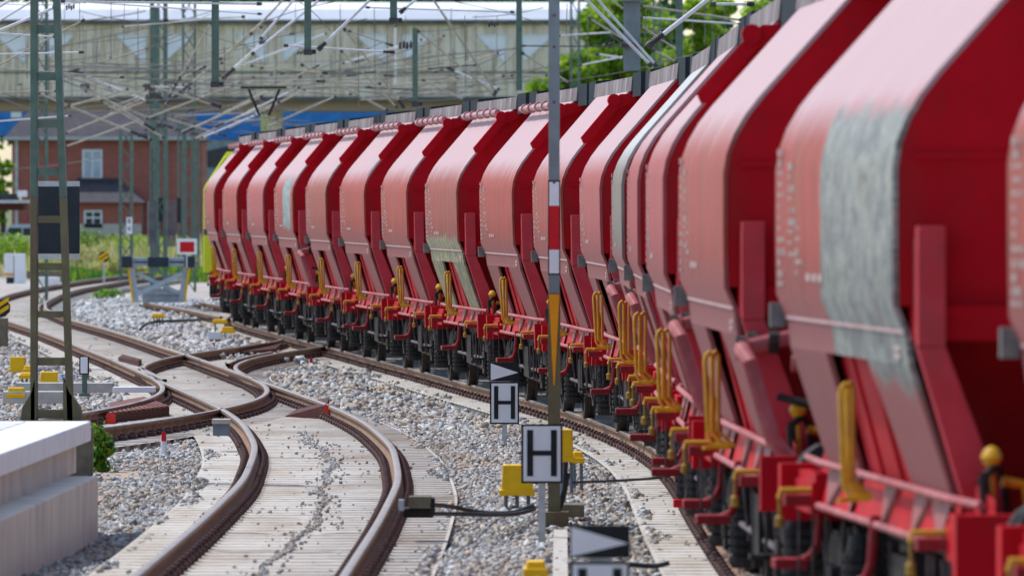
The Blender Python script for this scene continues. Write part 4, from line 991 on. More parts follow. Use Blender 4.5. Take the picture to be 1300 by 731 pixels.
# ------------------------------------------------------------------ catenary tubes and wires
def ctube(x0, y0, x1, y1, d, wpx, mat, label, ins=None, d2=None):
    a = P(x0, y0, d); c = P(x1, y1, d2 or d); s = F/d; ax = c-a; b = MB(); b.tube([Vector(), ax], wpx/2/s, 8)
    r = empty('overhead_strut', a); tag(r, label, 'overhead strut', 'struts of the overhead line'); b.build('tube', M[mat], r, smooth=True)
    if ins:
        t0, t1 = ins; n = 7; b = MB()
        b.tube([ax*t0, ax*t1], wpx*.55/s, 8)
        for k in range(n):
            p = ax*(t0+(t1-t0)*(k+.3)/n); q = ax*(t0+(t1-t0)*(k+.65)/n); b.tube([p, q], wpx*1.05/s, 10)
        b.build('insulator', M['insul'], r)
    b = MB(); e = ax.normalized()
    for p in (ax*.02, ax*.98): b.tube([p-e*.03, p+e*.05], wpx*.8/s, 8)
    b.build('end_clamp', M['insul'], r); return r
CR = [ # crop number, x0,y0,x1,y1, width px, depth, material, label, insulator
 (1, -40, 170, 280, 35, 4.0, 120, 'tubewhite', 'thick white tube crossing the upper left corner', None),
 (1, -40, 60, 100, -30, 3.5, 120, 'tubewhite', 'white tube in the extreme upper left corner', None),
 (1, -40, 128, 190, -10, 3.0, 125, 'tubewhite', 'second white tube slanting through the upper left corner', None),
 (1, -40, 165, 280, 185, 2.4, 130, 'tubewhite', 'thin white level tube behind the top of the ladder mast', None),
 (1, -40, 272, 412, 262, 2.4, 130, 'tubewhite', 'level white tube ending right of the ladder mast', None),
 (1, -40, 345, 420, 100, 2.4, 150, 'tubebeige', 'beige tube slanting behind the ladder mast', None),
 (1, -40, 340, 620, 388, 2.2, 160, 'tubebeige', 'long almost level tube with a clamp end above the brick house', None),
 (1, -40, 465, 285, 455, 2.0, 170, 'tubebeige', 'level thin tube low on the left edge', None),
 (1, -40, 608, 355, 578, 2.0, 180, 'tubewhite', 'white tube just under the bridge at left', None),
 (1, 430, 430, 770, 650, 3.0, 220, 'tubebeige', 'beige tube sloping down to the weight mast', (.85, 1.0)),
 (1, 500, 500, 820, 690, 2.6, 230, 'tubebeige', 'parallel beige tube just below the sloping one', None),
 (1, 330, 525, 760, 700, 3.0, 225, 'tubebeige', 'lower beige tube with a dark insulator at its right end', (.75, .95)),
 (1, 190, 465, 345, 530, 2.6, 220, 'tubebeige', 'short beige tube behind the ladder mast rungs', None),
 (1, 320, 735, 700, 600, 2.6, 240, 'tubebeige', 'beige tube rising across the house wall', None),
 (1, 320, 668, 740, 500, 2.6, 240, 'tubebeige', 'beige tube rising in front of the slate roof', None),
 (1, 430, 425, 740, 480, 2.0, 240, 'tubebeige', 'thin tube falling gently before the bridge', None),
 (1, 340, 525, 760, 450, 2.0, 250, 'tubebeige', 'thin tube rising gently before the bridge', None),
 (1, 290, 8, 1310, 22, 3.0, 150, 'tubewhite', 'long thick white tube along the top edge', None),
 (1, 400, 10, 1310, 72, 2.2, 170, 'tubewhite', 'long thin white tube sloping down from the top left', None),
 (1, 815, 102, 1220, 85, 2.6, 200, 'tubewhite', 'white level tube right of the weight mast top', (0, .06)),
 (1, 600, 135, 1110, 90, 1.6, 220, 'tubewhite', 'faint white tube before the white bridge top', None),
 (1, 820, 525, 1055, 110, 2.6, 240, 'tubebeige', 'beige strut with dark insulator rising from the weight mast', (.05, .35)),
 (1, 825, 520, 1310, 130, 3.0, 235, 'tubebeige', 'long beige strut with heavy insulator beside the weight mast', (.03, .28)),
 (1, 1095, 300, 1310, 110, 3.2, 210, 'tubebeige', 'beige tube rising from the wide green hanger', None),
 (1, 1100, 315, 1310, 340, 2.0, 210, 'tubebeige', 'level tube leaving the wide green hanger', None),
 (1, 1110, 395, 1310, 215, 4.2, 200, 'tubewhite', 'thick white tube with insulator at the wide green hanger foot', (.0, .3)),
 (1, 910, 665, 1310, 480, 3.2, 230, 'tubebeige', 'beige tube rising to the right under the bridge', (0, .15)),
 (1, 960, 700, 1310, 520, 2.6, 235, 'tubebeige', 'second beige tube rising to the right under the bridge', None),
 (1, 1000, 690, 1310, 560, 2.2, 250, 'tubewhite', 'white tube low before the blue hoarding', None),
 (1, 940, 445, 1200, 415, 1.8, 240, 'tubebeige', 'thin level tube right of the weight mast', None),
 (1, 930, 340, 1100, 380, 1.8, 240, 'tubebeige', 'thin tube sloping right of the weight mast', None),
 (1, 850, 580, 1310, 560, 1.6, 260, 'tubebeige', 'thin level tube in front of the blue hoarding', None),
 (2, -10, 175, 165, -10, 3.0, 200, 'tubebeige', 'beige strut rising to the top edge at centre left', None),
 (2, 40, 200, 225, -20, 3.6, 190, 'tubewhite', 'thick white strut rising to the top edge at centre left', None),
 (2, -5, 275, 345, -5, 3.6, 185, 'tubewhite', 'long white strut rising behind the middle hanger', None),
 (2, 330, 250, 600, -10, 4.2, 140, 'tubewhite', 'thick white strut rising from the foot of the middle hanger', (0, .14)),
 (2, 155, 228, 710, 262, 2.8, 150, 'tubewhite', 'white level tube starting at the middle hanger foot', (.9, 1)),
 (2, -10, 330, 375, 366, 2.4, 210, 'tubebeige', 'level tube ending in a dark clamp over the far wagons', (.93, 1)),
 (2, 240, 320, 680, 555, 3.0, 220, 'tubebeige', 'beige tube falling to the far wagon roofs', None),
 (2, 455, 140, 760, 540, 3.0, 200, 'tubebeige', 'steep beige tube falling to the wagon roofs with insulator', (.9, 1)),
 (2, 440, 250, 725, 540, 2.6, 205, 'tubebeige', 'steep beige tube just left of its insulated twin', None),
 (2, 480, 155, 700, 228, 2.2, 200, 'tubebeige', 'short tube falling to the thin hanger head', (.85, 1)),
 (2, 820, 150, 1215, 478, 3.0, 210, 'tubebeige', 'beige tube falling right from the thin green hanger', None),
 (2, 890, -20, 1222, 468, 3.2, 200, 'tubebeige', 'long steep tube falling from the top edge to the walkway', None),
 (2, 565, 438, 1310, 378, 2.2, 230, 'tubebeige', 'level tube above the wagon roofs left of the tall pole', (0, .04)),
 (2, 200, 435, 700, 425, 1.6, 240, 'tubebeige', 'faint level tube above the far wagons', None),
 (2, 560, 38, 1310, 62, 2.2, 170, 'tubewhite', 'white level tube across the bridge top', None),
 (2, 740, 62, 830, -10, 4.0, 160, 'tubewhite', 'short thick white strut at the short top hanger', (0, .3)),
 (2, 850, 400, 1060, 500, 2.4, 240, 'tubebeige', 'short beige tube falling to the walkway', None),
 (2, 880, 345, 1120, 325, 2.0, 220, 'insul', 'dark level rod between two steep tubes', None),
 (2, 475, 380, 615, 358, 2.0, 220, 'insul', 'short dark rod over the far wagons', None),
 (2, 590, 440, 805, 450, 1.6, 225, 'insul', 'thin dark rod ending at the thin hanger', None),
 (2, 715, 125, 716, 430, 3.0, 330, 'tubewhite', 'white vertical post in front of the bridge', None),
 (2, 115, 110, 116, 500, 2.6, 340, 'tubebeige', 'pale vertical post in front of the bridge at centre left', None),
 (2, 0, 385, 245, 380, 2.0, 240, 'tubebeige', 'pale tube above the pantograph', None),
 (2, -10, 500, 240, 385, 2.2, 230, 'tubebeige', 'tube rising left of the pantograph', None),
 (2, -10, 445, 500, 470, 2.0, 225, 'tubebeige', 'level tube touching the pantograph head', None),
 (2, 60, 640, 420, 480, 2.2, 235, 'tubebeige', 'tube rising behind the pantograph', None),
 (3, 385, -25, 735, 330, 4.6, 150, 'tubewhite', 'thick white strut falling left of the grey post', None),
 (3, 450, -20, 760, 330, 3.6, 152, 'tubewhite', 'second white strut falling left of the grey post', None),
 (3, 420, 90, 600, 200, 2.6, 190, 'tubebeige', 'short beige tube falling left of the grey post', None),
 (3, 675, 125, 870, 255, 3.0, 180, 'tubebeige', 'beige tube falling between the two right posts', None),
 (3, 740, 250, 860, 310, 3.0, 180, 'tubebeige', 'lower beige tube between the two right posts', None),
 (3, 670, 28, 1190, 103, 3.0, 170, 'tubebeige', 'long beige tube crossing the trees at upper right', None),
 (3, 670, 88, 1185, 122, 2.6, 172, 'tubewhite', 'lower long tube crossing the trees at upper right', None),
 (3, 715, 235, 1040, -20, 6.0, 130, 'tubewhite', 'thickest white strut with insulator before the trees', (.02, .25)),
 (3, 1035, 22, 1235, 22, 4.0, 120, 'tubewhite', 'white level tube at the top right by the near wagons', (.88, 1)),
 (3, 265, 180, 550, 162, 2.4, 200, 'tubewhite', 'level white tube right of the tall pole', None),
 (3, 460, 270, 600, 292, 2.8, 190, 'tubewhite', 'short white tube left of the grey post', None),
 (3, 375, 328, 600, 283, 2.4, 210, 'tubewhite', 'rising white tube left of the grey post', None),
 (3, 85, 230, 600, 235, 1.8, 200, 'insul', 'dark level rod crossing behind the tall pole', None),
 (3, -10, 380, 215, 378, 2.0, 230, 'tubebeige', 'pale level tube left of the tall pole', None),
 (3, 85, 262, 330, 418, 2.8, 200, 'tubebeige', 'beige tube falling behind the tall pole', None),
 (3, 520, -10, 600, 50, 2.6, 210, 'tubebeige', 'short tube in the corner left of the grey post', None),
]
for (c, x0, y0, x1, y1, w, d, mt, lab, ins) in CR:
    ox = {1: 0, 2: 320, 3: 640}[c]; k = 3.93
    ctube(ox+x0/k, y0/k, ox+x1/k, y1/k, d, w*.92, mt, lab, ins)
rs = random.Random(4)
for k in range(34):
    x0 = rs.choice([rs.uniform(60, 200), rs.uniform(200, 420), rs.uniform(420, 640)]); y0 = rs.uniform(85, 168) if x0 < 330 else rs.uniform(70, 135); ln = rs.uniform(45, 130); sl = rs.choice([-.5, -.38, -.3, .3, .42, .6, -.05, .04])
    y1 = y0+sl*ln
    if y1 < 25 or y1 > 178-max(0, x0+ln-300)*.16: continue
    o = ctube(x0, y0, x0+ln, y1, rs.uniform(225, 290), rs.uniform(1.6, 2.7), rs.choice(['tubebeige', 'tubebeige', 'tubewhite']), 'x', rs.choice([None, None, (.0, .14), (.86, 1)])); o.name = 'cantilever_strut'
def wire(p0, p1, d, sag, wpx, d2=None):
    a = P(*p0, d); c = P(*p1, d2 or d); pts = []
    for k in range(13):
        t = k/12; p = a.lerp(c, t); p.z -= sag/F*d*4*t*(1-t); pts.append(p-a)
    b = MB(); b.tube(pts, wpx/2*d/F, 5); o = b.build('overhead_wire', M['wire'], None, smooth=True); o.location = a
    return tag(o, 'thin dark wire of the overhead line strung above the yard', 'wire', 'overhead line wires')
for (p0, p1, d, sag, w, d2) in [
    ((100, 14), (190, 28), 240, 3, 1.0, None), ((-5, 60), (62, 20), 150, 4, 1.2, None), ((110, 83), (250, 35), 230, 5, 1.0, None), ((80, 40), (190, 25), 230, 4, .9, None),
    ((235, 30), (330, 60), 210, 6, 1.0, None), ((190, 30), (275, 12), 200, 4, 1.0, None), ((375, 0), (420, 40), 150, -4, 1.0, None), ((405, 90), (660, 60), 220, 6, 1.0, None),
    ((560, 0), (740, 48), 200, -5, .9, None), ((585, 118), (660, 62), 210, 5, .9, None), ((530, 40), (610, 30), 210, 3, 1.0, None), ((320, 113), (420, 112), 205, 1, 1.6, None),
    ((260, 118), (320, 113), 205, 1, 1.4, None), ((500, 95), (700, 85), 240, 5, .9, None), ((700, 105), (950, 45), 190, 9, 1.0, None), ((835, 78), (945, 45), 160, 5, 1.2, None),
    ((0, 118), (60, 128), 200, 2, 1.2, None), ((170, 100), (250, 103), 240, 0, 2.2, None), ((60, 95), (190, 98), 240, 2, 1.0, None), ((640, 150), (320, 175), 240, 0, .8, None),
    ((100, 95), (325, 128), 250, 8, .9, None), ((745, 12), (800, 60), 200, 6, 1, None), ((815, 42), (862, 30), 200, 2, 1, None), ((130, 200), (0, 215), 260, 3, 1.0, None),
    ((-5, 5), (120, 2), 200, 3, 1.2, None), ((330, 30), (430, 2), 170, -3, 1, None), ((600, 22), (690, 10), 200, 3, 1, None), ((260, 100), (500, 125), 260, 4, .9, None)]:
    wire(p0, p1, d, sag, w, d2)
rn = random.Random(17)
for k in range(95):
    x0 = rn.uniform(-20, 560); y0 = rn.uniform(70, 170) if x0 > 60 else rn.uniform(20, 150); ln = rn.uniform(60, 240); sl = rn.choice([-.35, -.22, -.1, -.03, .02, .08, .3]); 
    if y0+sl*ln > 180 or y0+sl*ln < 5 or (x0+ln > 420 and max(y0, y0+sl*ln) > 130): continue
    wire((x0, y0), (x0+ln, y0+sl*ln), rn.uniform(215, 290), rn.uniform(-2, 6), rn.uniform(.7, 2.1))
rn = random.Random(3)
for (x, y0, y1) in [(82, 5, 110), (101, 3, 60), (105, 20, 102), (109, 40, 110), (118, 45, 80), (124, 50, 80), (141, 3, 75), (158, 5, 68), (24, 70, 108), (34, 60, 100), (40, 80, 120), (296, 30, 60), (310, 20, 80), (323, 30, 70),
    (335, 25, 85), (375, 5, 55), (432, 5, 95), (455, 35, 135), (475, 10, 90), (492, 45, 110), (515, 20, 100), (545, 30, 90), (556, 35, 85), (573, 10, 95), (590, 20, 110), (604, 20, 105), (631, 20, 85), (641, 60, 110), (720, 5, 45), (775, 10, 50), (747, 20, 80), (895, 8, 58), (920, 10, 60), (852, 22, 55),
    (62, 30, 120), (90, 60, 125), (175, 10, 95), (262, 30, 95), (285, 60, 120), (350, 70, 130), (400, 60, 125), (420, 70, 120), (705, 10, 90), (820, 10, 60), (880, 20, 70), (905, 15, 50)]:
    o = wire((x, y0), (x+rn.uniform(-1.5, 1.5), y1), rn.choice([160, 200, 230, 250]), 0, rn.uniform(.7, 1.1)); o.name = 'dropper_wire'; o['group'] = 'dropper wires'
for (x, y, d, w) in [(189, 112, 240, 14), (196, 122, 240, 16), (207, 128, 240, 14), (215, 105, 240, 12), (192, 150, 245, 12), (204, 160, 245, 14), (236, 152, 280, 12), (245, 170, 280, 10), (228, 128, 280, 12), (180, 172, 240, 12), (105, 109, 240, 8), (140, 74, 200, 4), (88, 10, 160, 12), (553, 92, 230, 5), (358, 94, 220, 6), (408, 97, 220, 5), (448, 96, 220, 4), (25, 108, 200, 5), (332, 54, 180, 9), (625, 31, 150, 14), (513, 58, 190, 18), (185, 108, 240, 6), (232, 12, 220, 8), (640, 30, 200, 8), (380, 68, 140, 8), (190, 130, 240, 9), (243, 140, 240, 9), (186, 165, 240, 7), (252, 125, 240, 7), (225, 165, 240, 9), (210, 115, 240, 9), (775, 57, 160, 8), (370, 44, 200, 7)]:
    a = P(x, y, d); s = F/d; b = MB()
    for k in range(4): b.lathe(((k-1.5)*w/4/s, 0, (k % 2)*.02), [(0, w*.22/s), (w*.10/s, w*.30/s), (w*.2/s, w*.2/s)], 'x', 8)
    o = b.build('line_clamp', M['insul'], None); o.location = a; tag(o, 'dark clamp and insulator cluster hung on the overhead line', 'clamp', 'clamps of the overhead line')

def ordinal(n):
    o = 'first second third fourth fifth sixth seventh eighth ninth tenth eleventh twelfth thirteenth fourteenth fifteenth sixteenth seventeenth eighteenth nineteenth'.split()
    t = ['', '', 'twent', 'thirt', 'fort', 'fift', 'sixt', 'sevent', 'eight', 'ninet']
    if n > 99: return 'hundred and '+ordinal(n-100) if n > 100 else 'hundredth'
    return o[n-1] if n < 20 else (t[n//10]+'ieth' if n % 10 == 0 else t[n//10]+'y-'+o[n % 10-1])
for key, fmt in (('cantilever_strut', 'thin distant strut of the overhead line, its left end %s from the left'), ('dropper_wire', 'thin vertical dropper wire, %s from the left in the photo'), ('overhead_wire', 'thin sagging overhead wire, its left end %s from the left in the photo'), ('line_clamp', 'dark clamp cluster on the overhead line, %s from the left in the photo')):
    L = sorted([o for o in bpy.data.objects if o.name.startswith(key)], key=lambda o: o.location.x/o.location.y)
    for i, o in enumerate(L): o['label'] = fmt % ordinal(i+1)

# ------------------------------------------------------------------ buffer stop with red board
d = 229; s = F/d; r = empty('buffer_stop', ((205-650)/s, d, -.2)); tag(r, 'grey steel buffer stop with crossed braces, black buffers and yellow edges', 'buffer stop')
ox, oz = r.location.x, -.2
def L_(x, y): return ((x-650)/s-ox, H-(y-HOR)/s-oz)
def lbox(b, x0, x1, y0, y1, a=-.1, c=.1): p = L_(x0, y1); q = L_(x1, y0); b.box(p[0], q[0], a, c, p[1], q[1])
b = MB(); lbox(b, 165, 238, 327, 338, 0, .25); b.build('cross_beam', M['stop_grey'], r, bevel=.01)
for (x0, x1) in ((155, 168), (235, 248)):
    b = MB(); lbox(b, x0, x1, 325, 339.5, -.45, .05); b.build('buffer', M['navy'], r, bevel=.03)
b = MB(); lbox(b, 188, 214, 326, 339, -.2, .0); b.build('centre_plate', M['navy'], r, bevel=.02)
for (x0, x1) in ((171, 187), (216, 233)): b = MB(); lbox(b, x0, x1, 332, 333.5, -.03, .0); b.build('dark_stripe', M['navy'], r)
for sx, (xa, xb) in ((1, (163, 169)), (-1, (240, 234))):
    p, q = L_(xa, 340), L_(xb, 384); b = MB(); b.bar((p[0]+sx*.09, .1, p[1]), (q[0]+sx*.09, .1, q[1]), .14, .12); b.build('upright', M['stop_grey'], r)
    b = MB(); b.bar((p[0], .05, p[1]), (q[0], .05, q[1]), .06, .05); b.build('yellow_edge', M['yellow_box'], r)
b = MB(); p, q = L_(173, 347), L_(232, 374); b.bar((p[0], .15, p[1]), (q[0], .15, q[1]), .10); p, q = L_(232, 347), L_(173, 374); b.bar((p[0], .0, p[1]), (q[0], .0, q[1]), .12); b.build('cross_brace', M['stop_grey'], r)
b = MB(); lbox(b, 180, 228, 368, 384, .3, 1.2); p = L_(204, 362); b.prism([(L_(172, 374)[0], L_(172, 374)[1]), (L_(234, 374)[0], L_(234, 374)[1]), (L_(216, 366)[0], L_(216, 366)[1]), (L_(192, 366)[0], L_(192, 366)[1])], .2, .5, 'y'); b.build('rear_block', M['stop_grey'], r)
d = 224
simple('stop_board_red', 'sign', 'red rectangular board with white border above the buffer stop', [('white_border', 'white_paint', [(225, 250, 303, 323, d, .02)]), ('red_field', 'sign_red', [(228.5, 246.5, 307, 320, d-.01, .008)]), ('post', 'galv', [(236, 238, 323, 340, d+.03, .05)])])
# striped point indicators
def striped(label, x, y, rad, d, postbot):
    s = F/d; p = P(x, y, d); r = empty('striped_marker', (p.x, d, -.25)); tag(r, label, 'marker'); z = p.z+.25
    b = MB(); n = 8; b.prism([(rad/s*math.cos(math.pi/8+k*math.pi/4)*1.05, z+rad/s*math.sin(math.pi/8+k*math.pi/4)*1.0) for k in range(n)], 0, .1, 'y'); b.build('disc', M['black_paint'], r)
    b = MB(); q = rad/s
    for o_ in (-.45, .35): b.prism([(-q*.9, z+q*(o_-.75)), (-q*.9, z+q*(o_-.25)), (q*.85, z+q*(o_+.85)), (q*.85, z+q*(o_+.40))], -.01, -.001, 'y')
    b.build('yellow_stripe', M['yellow_box'], r)
    b = MB(); b.box(-.03, .03, .02, .08, 0, z); b.build('post', M['galv'], r)
striped('black and yellow striped marker at the left edge', 1, 391, 12, 170, 430)
striped('small black and yellow striped marker in the grass', 132, 326, 7, 300, 345)
simple('stone_post', 'post', 'dark stone post under the left edge striped marker', [('body', 'brownblock', [(-6, 9, 404, 440, 169.5, .4)])])
# cabinets
simple('track_cabinet', 'cabinet', 'white grey cabinet with orange band near the left edge', [('body', 'coping', [(5, 17, 322, 352, 300, .8)]), ('band', 'orange', [(5, 17, 347, 350, 299.95, .02)]), ('base', 'navy', [(8, 17, 352, 360, 300.1, .6)])])
simple('track_cabinet', 'cabinet', 'plain white cabinet just right of the banded one', [('body', 'white_paint', [(18, 31, 322, 360, 300, .8)])])
simple('machine_unit', 'box', 'long brown and white machine lying behind the ladder mast', [('body', 'brownblock', [(34, 80, 344, 354, 285, .8)]), ('cover', 'coping', [(46, 74, 352, 362, 280, 1.2)])])

# ------------------------------------------------------------------ parked silver van
d = 420; s = F/d; p = P(24, 316, d); r = empty('parked_van', (p.x, d, p.z)); tag(r, 'silver parked van with white roof among tall grass at left', 'van')
h = 31/s; w = 34/s
b = MB(); b.prism([(-w*.6, .2), (-w*.58, h*.55), (-w*.4, h*.92), (-w*.25, h), (w*1.3, h), (w*1.3, .2)], 0, 1.8, 'y'); b.build('body', M['carpaint'], r, bevel=.06)
b = MB(); b.prism([(-w*.5, h*.55), (-w*.36, h*.86), (w*.1, h*.86), (w*.1, h*.55)], -.02, -.003, 'y'); b.prism([(w*.16, h*.55), (w*.16, h*.86), (w*.7, h*.86), (w*.7, h*.55)], -.02, -.003, 'y'); b.build('window', M['glass'], r)
for xx in (-w*.3, w*.9): b = MB(); b.lathe((xx, -.02, .3), [(0, .3), (.2, .3)], 'y', 16); b.build('wheel', M['black'], r)
# shelter canopy
d = 330; simple('shelter_roof', 'shelter', 'flat grey shelter canopy with brown fascia at the left edge', [('roof', 'galv', [(-40, 34, 254, 258, d, 3)]), ('skylight', 'glass', [(-40, 24, 246, 254, d+1, 2)]), ('fascia', 'rust', [(-40, 30, 258, 267, d+.2, 2.6)]), ('vent', 'coping', [(22, 34, 242, 250, d+.9, .4)])])

# ------------------------------------------------------------------ brick house
d = 500; s = F/d
def hb(b, x0, x1, y0, y1, a, c): p = P(x0, y1, d); q = P(x1, y0, d); b.box(p.x-hx, q.x-hx, a, c, p.z-hz, q.z-hz)
hx = P(135, 300, d).x; hz = P(0, 320, d).z
r = empty('brick_house', (hx, d, hz)); tag(r, 'old red brick house with dark slate roof and white framed windows', 'house')
b = MB(); hb(b, 15, 256, 176, 330, 0, 9); b.build('wall', M['brick'], r)
p0, p1, p2 = P(-3, 178, d), P(20, 125, d), P(290, 178, d)
b = MB(); z0 = P(0, 178, d).z-hz; z1 = P(0, 118, d).z-hz; x0, x1 = P(3, 0, d).x-hx, P(262, 0, d).x-hx
b.add([(x0, -.5, z0), (x1, -.5, z0), (x1, 9.5, z0), (x0, 9.5, z0), (x0+2.2, 4.5, z1), (x1-2.2, 4.5, z1)], [(0,1,5,4), (1,2,5), (2,3,4,5), (3,0,4), (3,2,1,0)]); rf = b.build('roof', M['slate'], r)
b = MB(); hb(b, 5, 262, 174, 178, -.65, -.5); b.build('gutter', M['galv'], r)
b = MB(); hb(b, 19, 23, 178, 320, -.08, -.005); b.build('downpipe', M['galv'], r)
def window(x0, x1, y0, y1, off, glass, bars):
    b = MB(); hb(b, x0, x1, y0, y1, off-.10, off-.005); fr = b.build('window', M['white_paint'], r)
    b = MB(); g_ = 2.4
    xs = [x0+g_, (x0+x1)/2-1, (x0+x1)/2+1, x1-g_]; ym = y0+(y1-y0)*bars
    for (a, c) in ((xs[0], xs[1]), (xs[2], xs[3])):
        hb(b, a, c, y0+g_, ym-1, off-.125, off-.10); hb(b, a, c, ym+1, y1-g_, off-.125, off-.10)
    b.build('pane', glass, fr)
window(104.5, 130, 190, 227, 0, M['curtain'], .36)
b = MB(); p = P(0, 0, d)
hb(b, 96, 182, 254, 330, -3, 0.01); b.build('porch_wall', M['brick'], r)
b = MB(); xa, xb, xc, xd = [P(x, 0, d).x-hx for x in (90, 188, 150, 98)]; za = P(0, 257, d).z-hz; zb = P(0, 229, d).z-hz
b.add([(xa, -3.6, za), (xb, -3.6, za), (xc, -.02, zb), (xd, -.02, zb), (xb, -.02, za), (xa, -.02, za)], [(0,1,2,3), (1,4,2), (0,3,5), (0,5,4,1), (2,4,5,3)]); b.build('porch_roof', M['slate'], r)
b = MB(); hb(b, 98, 150, 226, 230, -.3, -.01); b.build('string_course', M['slate'], r)
window(110, 133, 267, 289, -3, M['glass'], .42)
b = MB(); hb(b, 96, 182, 284, 300, -3.1, -3.005); b.build('plinth', M['conc_block'], r)
# blue hoarding and grey-blue shed behind
def building(name, label, cat, boxes, d, dep=4):
    global hx, hz
    parts = []
    return simple(name, cat, label, [(pn, mt, [(x0, x1, y0, y1, d+off, dep)]) for (pn, mt, x0, x1, y0, y1, off) in boxes])
building('blue_hall', 'long blue clad hall roof seen under the bridge', 'hall', [('wall', 'loco_grey', 215, 420, 178, 330, 0), ('blue_cladding', 'blue', 205, 425, 137, 177, .5)], 560)
building('blue_hoarding', 'blue banner wall at the left edge under the bridge', 'hoarding', [('banner', 'blue', -40, 36, 141, 172, 0), ('post', 'coping', 14, 27, 141, 150, -.3)], 540, 1)
building('blue_hoarding', 'blue banner wall under the bridge above the far wagons', 'hoarding', [('banner', 'blue', 395, 515, 134, 160, 0)], 545, 1)
# dark roofs
b = MB(); d = 530; p = [P(x, y, d) for x, y in ((250, 212), (262, 192), (320, 178), (340, 215))]
b.prism([(q.x, q.z) for q in p], d, d+5, 'y'); tag(b.build('shed_roof', M['slate']), 'dark shed roof behind the locomotive', 'roof')

# ------------------------------------------------------------------ bridge
d = 420; s = F/d; bx = P(350, 0, d).x; bz = P(0, 145, d).z
r = empty('road_bridge', (bx, d, bz)); tag(r, 'long stained beige concrete bridge with white top and triangular recesses', 'bridge')
def bb(b, x0, x1, y0, y1, a, c): p = P(x0, y1, d); q = P(x1, y0, d); b.box(p.x-bx, q.x-bx, a, c, p.z-bz, q.z-bz)
b = MB(); bb(b, -120, 742, 31, 128, 0, 6); b.build('side_girder', M['bridge'], r)
b = MB()
pts = [(-120, 27), (-120, 12), (-120, 4)]
p = [P(0, y, d) for y in (30, 25, 12, 4, 1)]
prof = [(-.15, p[0].z-bz), (-.15, p[1].z-bz), (.3, p[2].z-bz), (1.4, p[3].z-bz), (4, p[4].z-bz), (6.1, p[3].z-bz), (6.1, p[0].z-bz)]
xa, xb = P(-120, 0, d).x-bx, P(748, 0, d).x-bx; b.prism(prof, xa, xb, 'x'); b.build('white_deck', M['bluedeck'], r)
b = MB(); bb(b, -120, 746, 26, 31.5, -.3, -.16); b.build('edge_shadow_strip', M['darkdeck'], r)  # dark strip built in for the shade under the deck edge
b = MB()
for k in range(-2, 16): bb(b, 20+k*50.6, 20.7+k*50.6, 32, 123, -.012, -.002)
b.build('panel_joint', M['darkdeck'], r)
b = MB(); bb(b, -120, 742, 91, 93, -.08, -.005); b.build('service_pipe', M['mast_green'], r)
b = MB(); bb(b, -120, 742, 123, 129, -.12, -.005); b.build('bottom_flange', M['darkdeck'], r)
b = MB(); bb(b, -120, 742, 128.2, 141, .4, 5.6); b.build('under_beam', M['sand'], r)
M['recess'] = pmat('whitened_recess', (.92, .92, .92), (.8, .81, .83), 1.2, .8, world=True)
for k in range(-1, 6):
    xr = 185+k*152.5; xl = 208+k*152
    for (tri, nm) in (([(xr-37, 45), (xr, 45), (xr-1, 80)], 0), ([(xl, 45), (xl+38, 45), (xl+1, 78)], 1)):
        if tri[0][0] > 700: continue
        q = [P(x, y, d) for x, y in tri]; b = MB(); b.prism([(v.x-bx, v.z-bz) for v in q], -.03, -.003, 'y'); pn = b.build('recess_panel', M['recess'], r)
        b = MB(); 
        for a_, c_ in ((0, 1), (1, 2), (2, 0)): b.bar((q[a_].x-bx, -.05, q[a_].z-bz), (q[c_].x-bx, -.05, q[c_].z-bz), .07)
        b.build('recess_frame', M['bluedeck'], pn)
for xp in (-60, 330, 700):
    b = MB(); bb(b, xp, xp+26, 129, 330, 1.5, 4.5); b.build('pier', M['bridge'], r)

# ------------------------------------------------------------------ trees
def tree(label, x, d, ytop, ybase, wpx, n=9000, mat='leaf', size=.16, seed=0):
    s = F/d; X = (x-650)/s; zt = H-(ytop-HOR)/s; hw = wpx/2/s; z0 = -.3; h = zt-z0
    r = empty('leafy_tree', (X, d, z0)); tag(r, label, 'tree'); rr = np.random.default_rng(seed); ncl = 46
    cl = rr.normal(0, 1, (ncl, 3)); cl /= np.linalg.norm(cl, axis=1)[:, None]; cl *= (rr.random(ncl)**.4)[:, None]*np.array([hw, hw*.8, h*.36]); cl[:, 2] += h*.62
    idx = rr.integers(0, ncl, n); rad = hw*(.16+.16*rr.random(ncl)); off = rr.normal(0, 1, (n, 3)); off /= np.linalg.norm(off, axis=1)[:, None]; off *= (rr.random(n)**.5)[:, None]
    c = cl[idx]+off*rad[idx][:, None]*np.array([1.2, 1.2, .75]); a = rr.normal(0, 1, (n, 3)); a /= np.linalg.norm(a, axis=1)[:, None]; b = rr.normal(0, 1, (n, 3)); b -= (a*b).sum(1)[:, None]*a; b /= np.linalg.norm(b, axis=1)[:, None]
    sz = size*(.5+rr.random(n))[:, None]; V = np.stack([c-a*sz, c-b*sz*.6, c+a*sz, c+b*sz*.6], 1).reshape(-1, 3)
    o = bigmesh('crown', V, np.arange(4*n).reshape(n, 4), M[mat]); o.parent = r
    b = MB(); b.tube([(0, 0, 0), (.1, 0, h*.3), (0, .1, h*.6)], .22, 8, r2=.08)
    for k in range(9): q = cl[k*4]; b.tube([(0, 0, h*(.25+.03*k)), (q[0]*.5, q[1]*.5, (h*.3+q[2])*.55), tuple(q)], .07, 5, r2=.02)
    b.build('trunk', M['trunk'], r, smooth=True)
tree('bright green tree right of the bridge end behind the tall pole', 720, 385, 30, 0, 110, 14000, seed=1)
tree('large bright green tree filling the gap behind the grey post', 800, 392, -20, 0, 150, 20000, seed=2)
tree('bright green tree above the walkway at upper right', 890, 380, -15, 0, 130, 18000, seed=3)
tree('green tree hidden behind the near wagons at right', 985, 385, -30, 0, 150, 16000, seed=4)
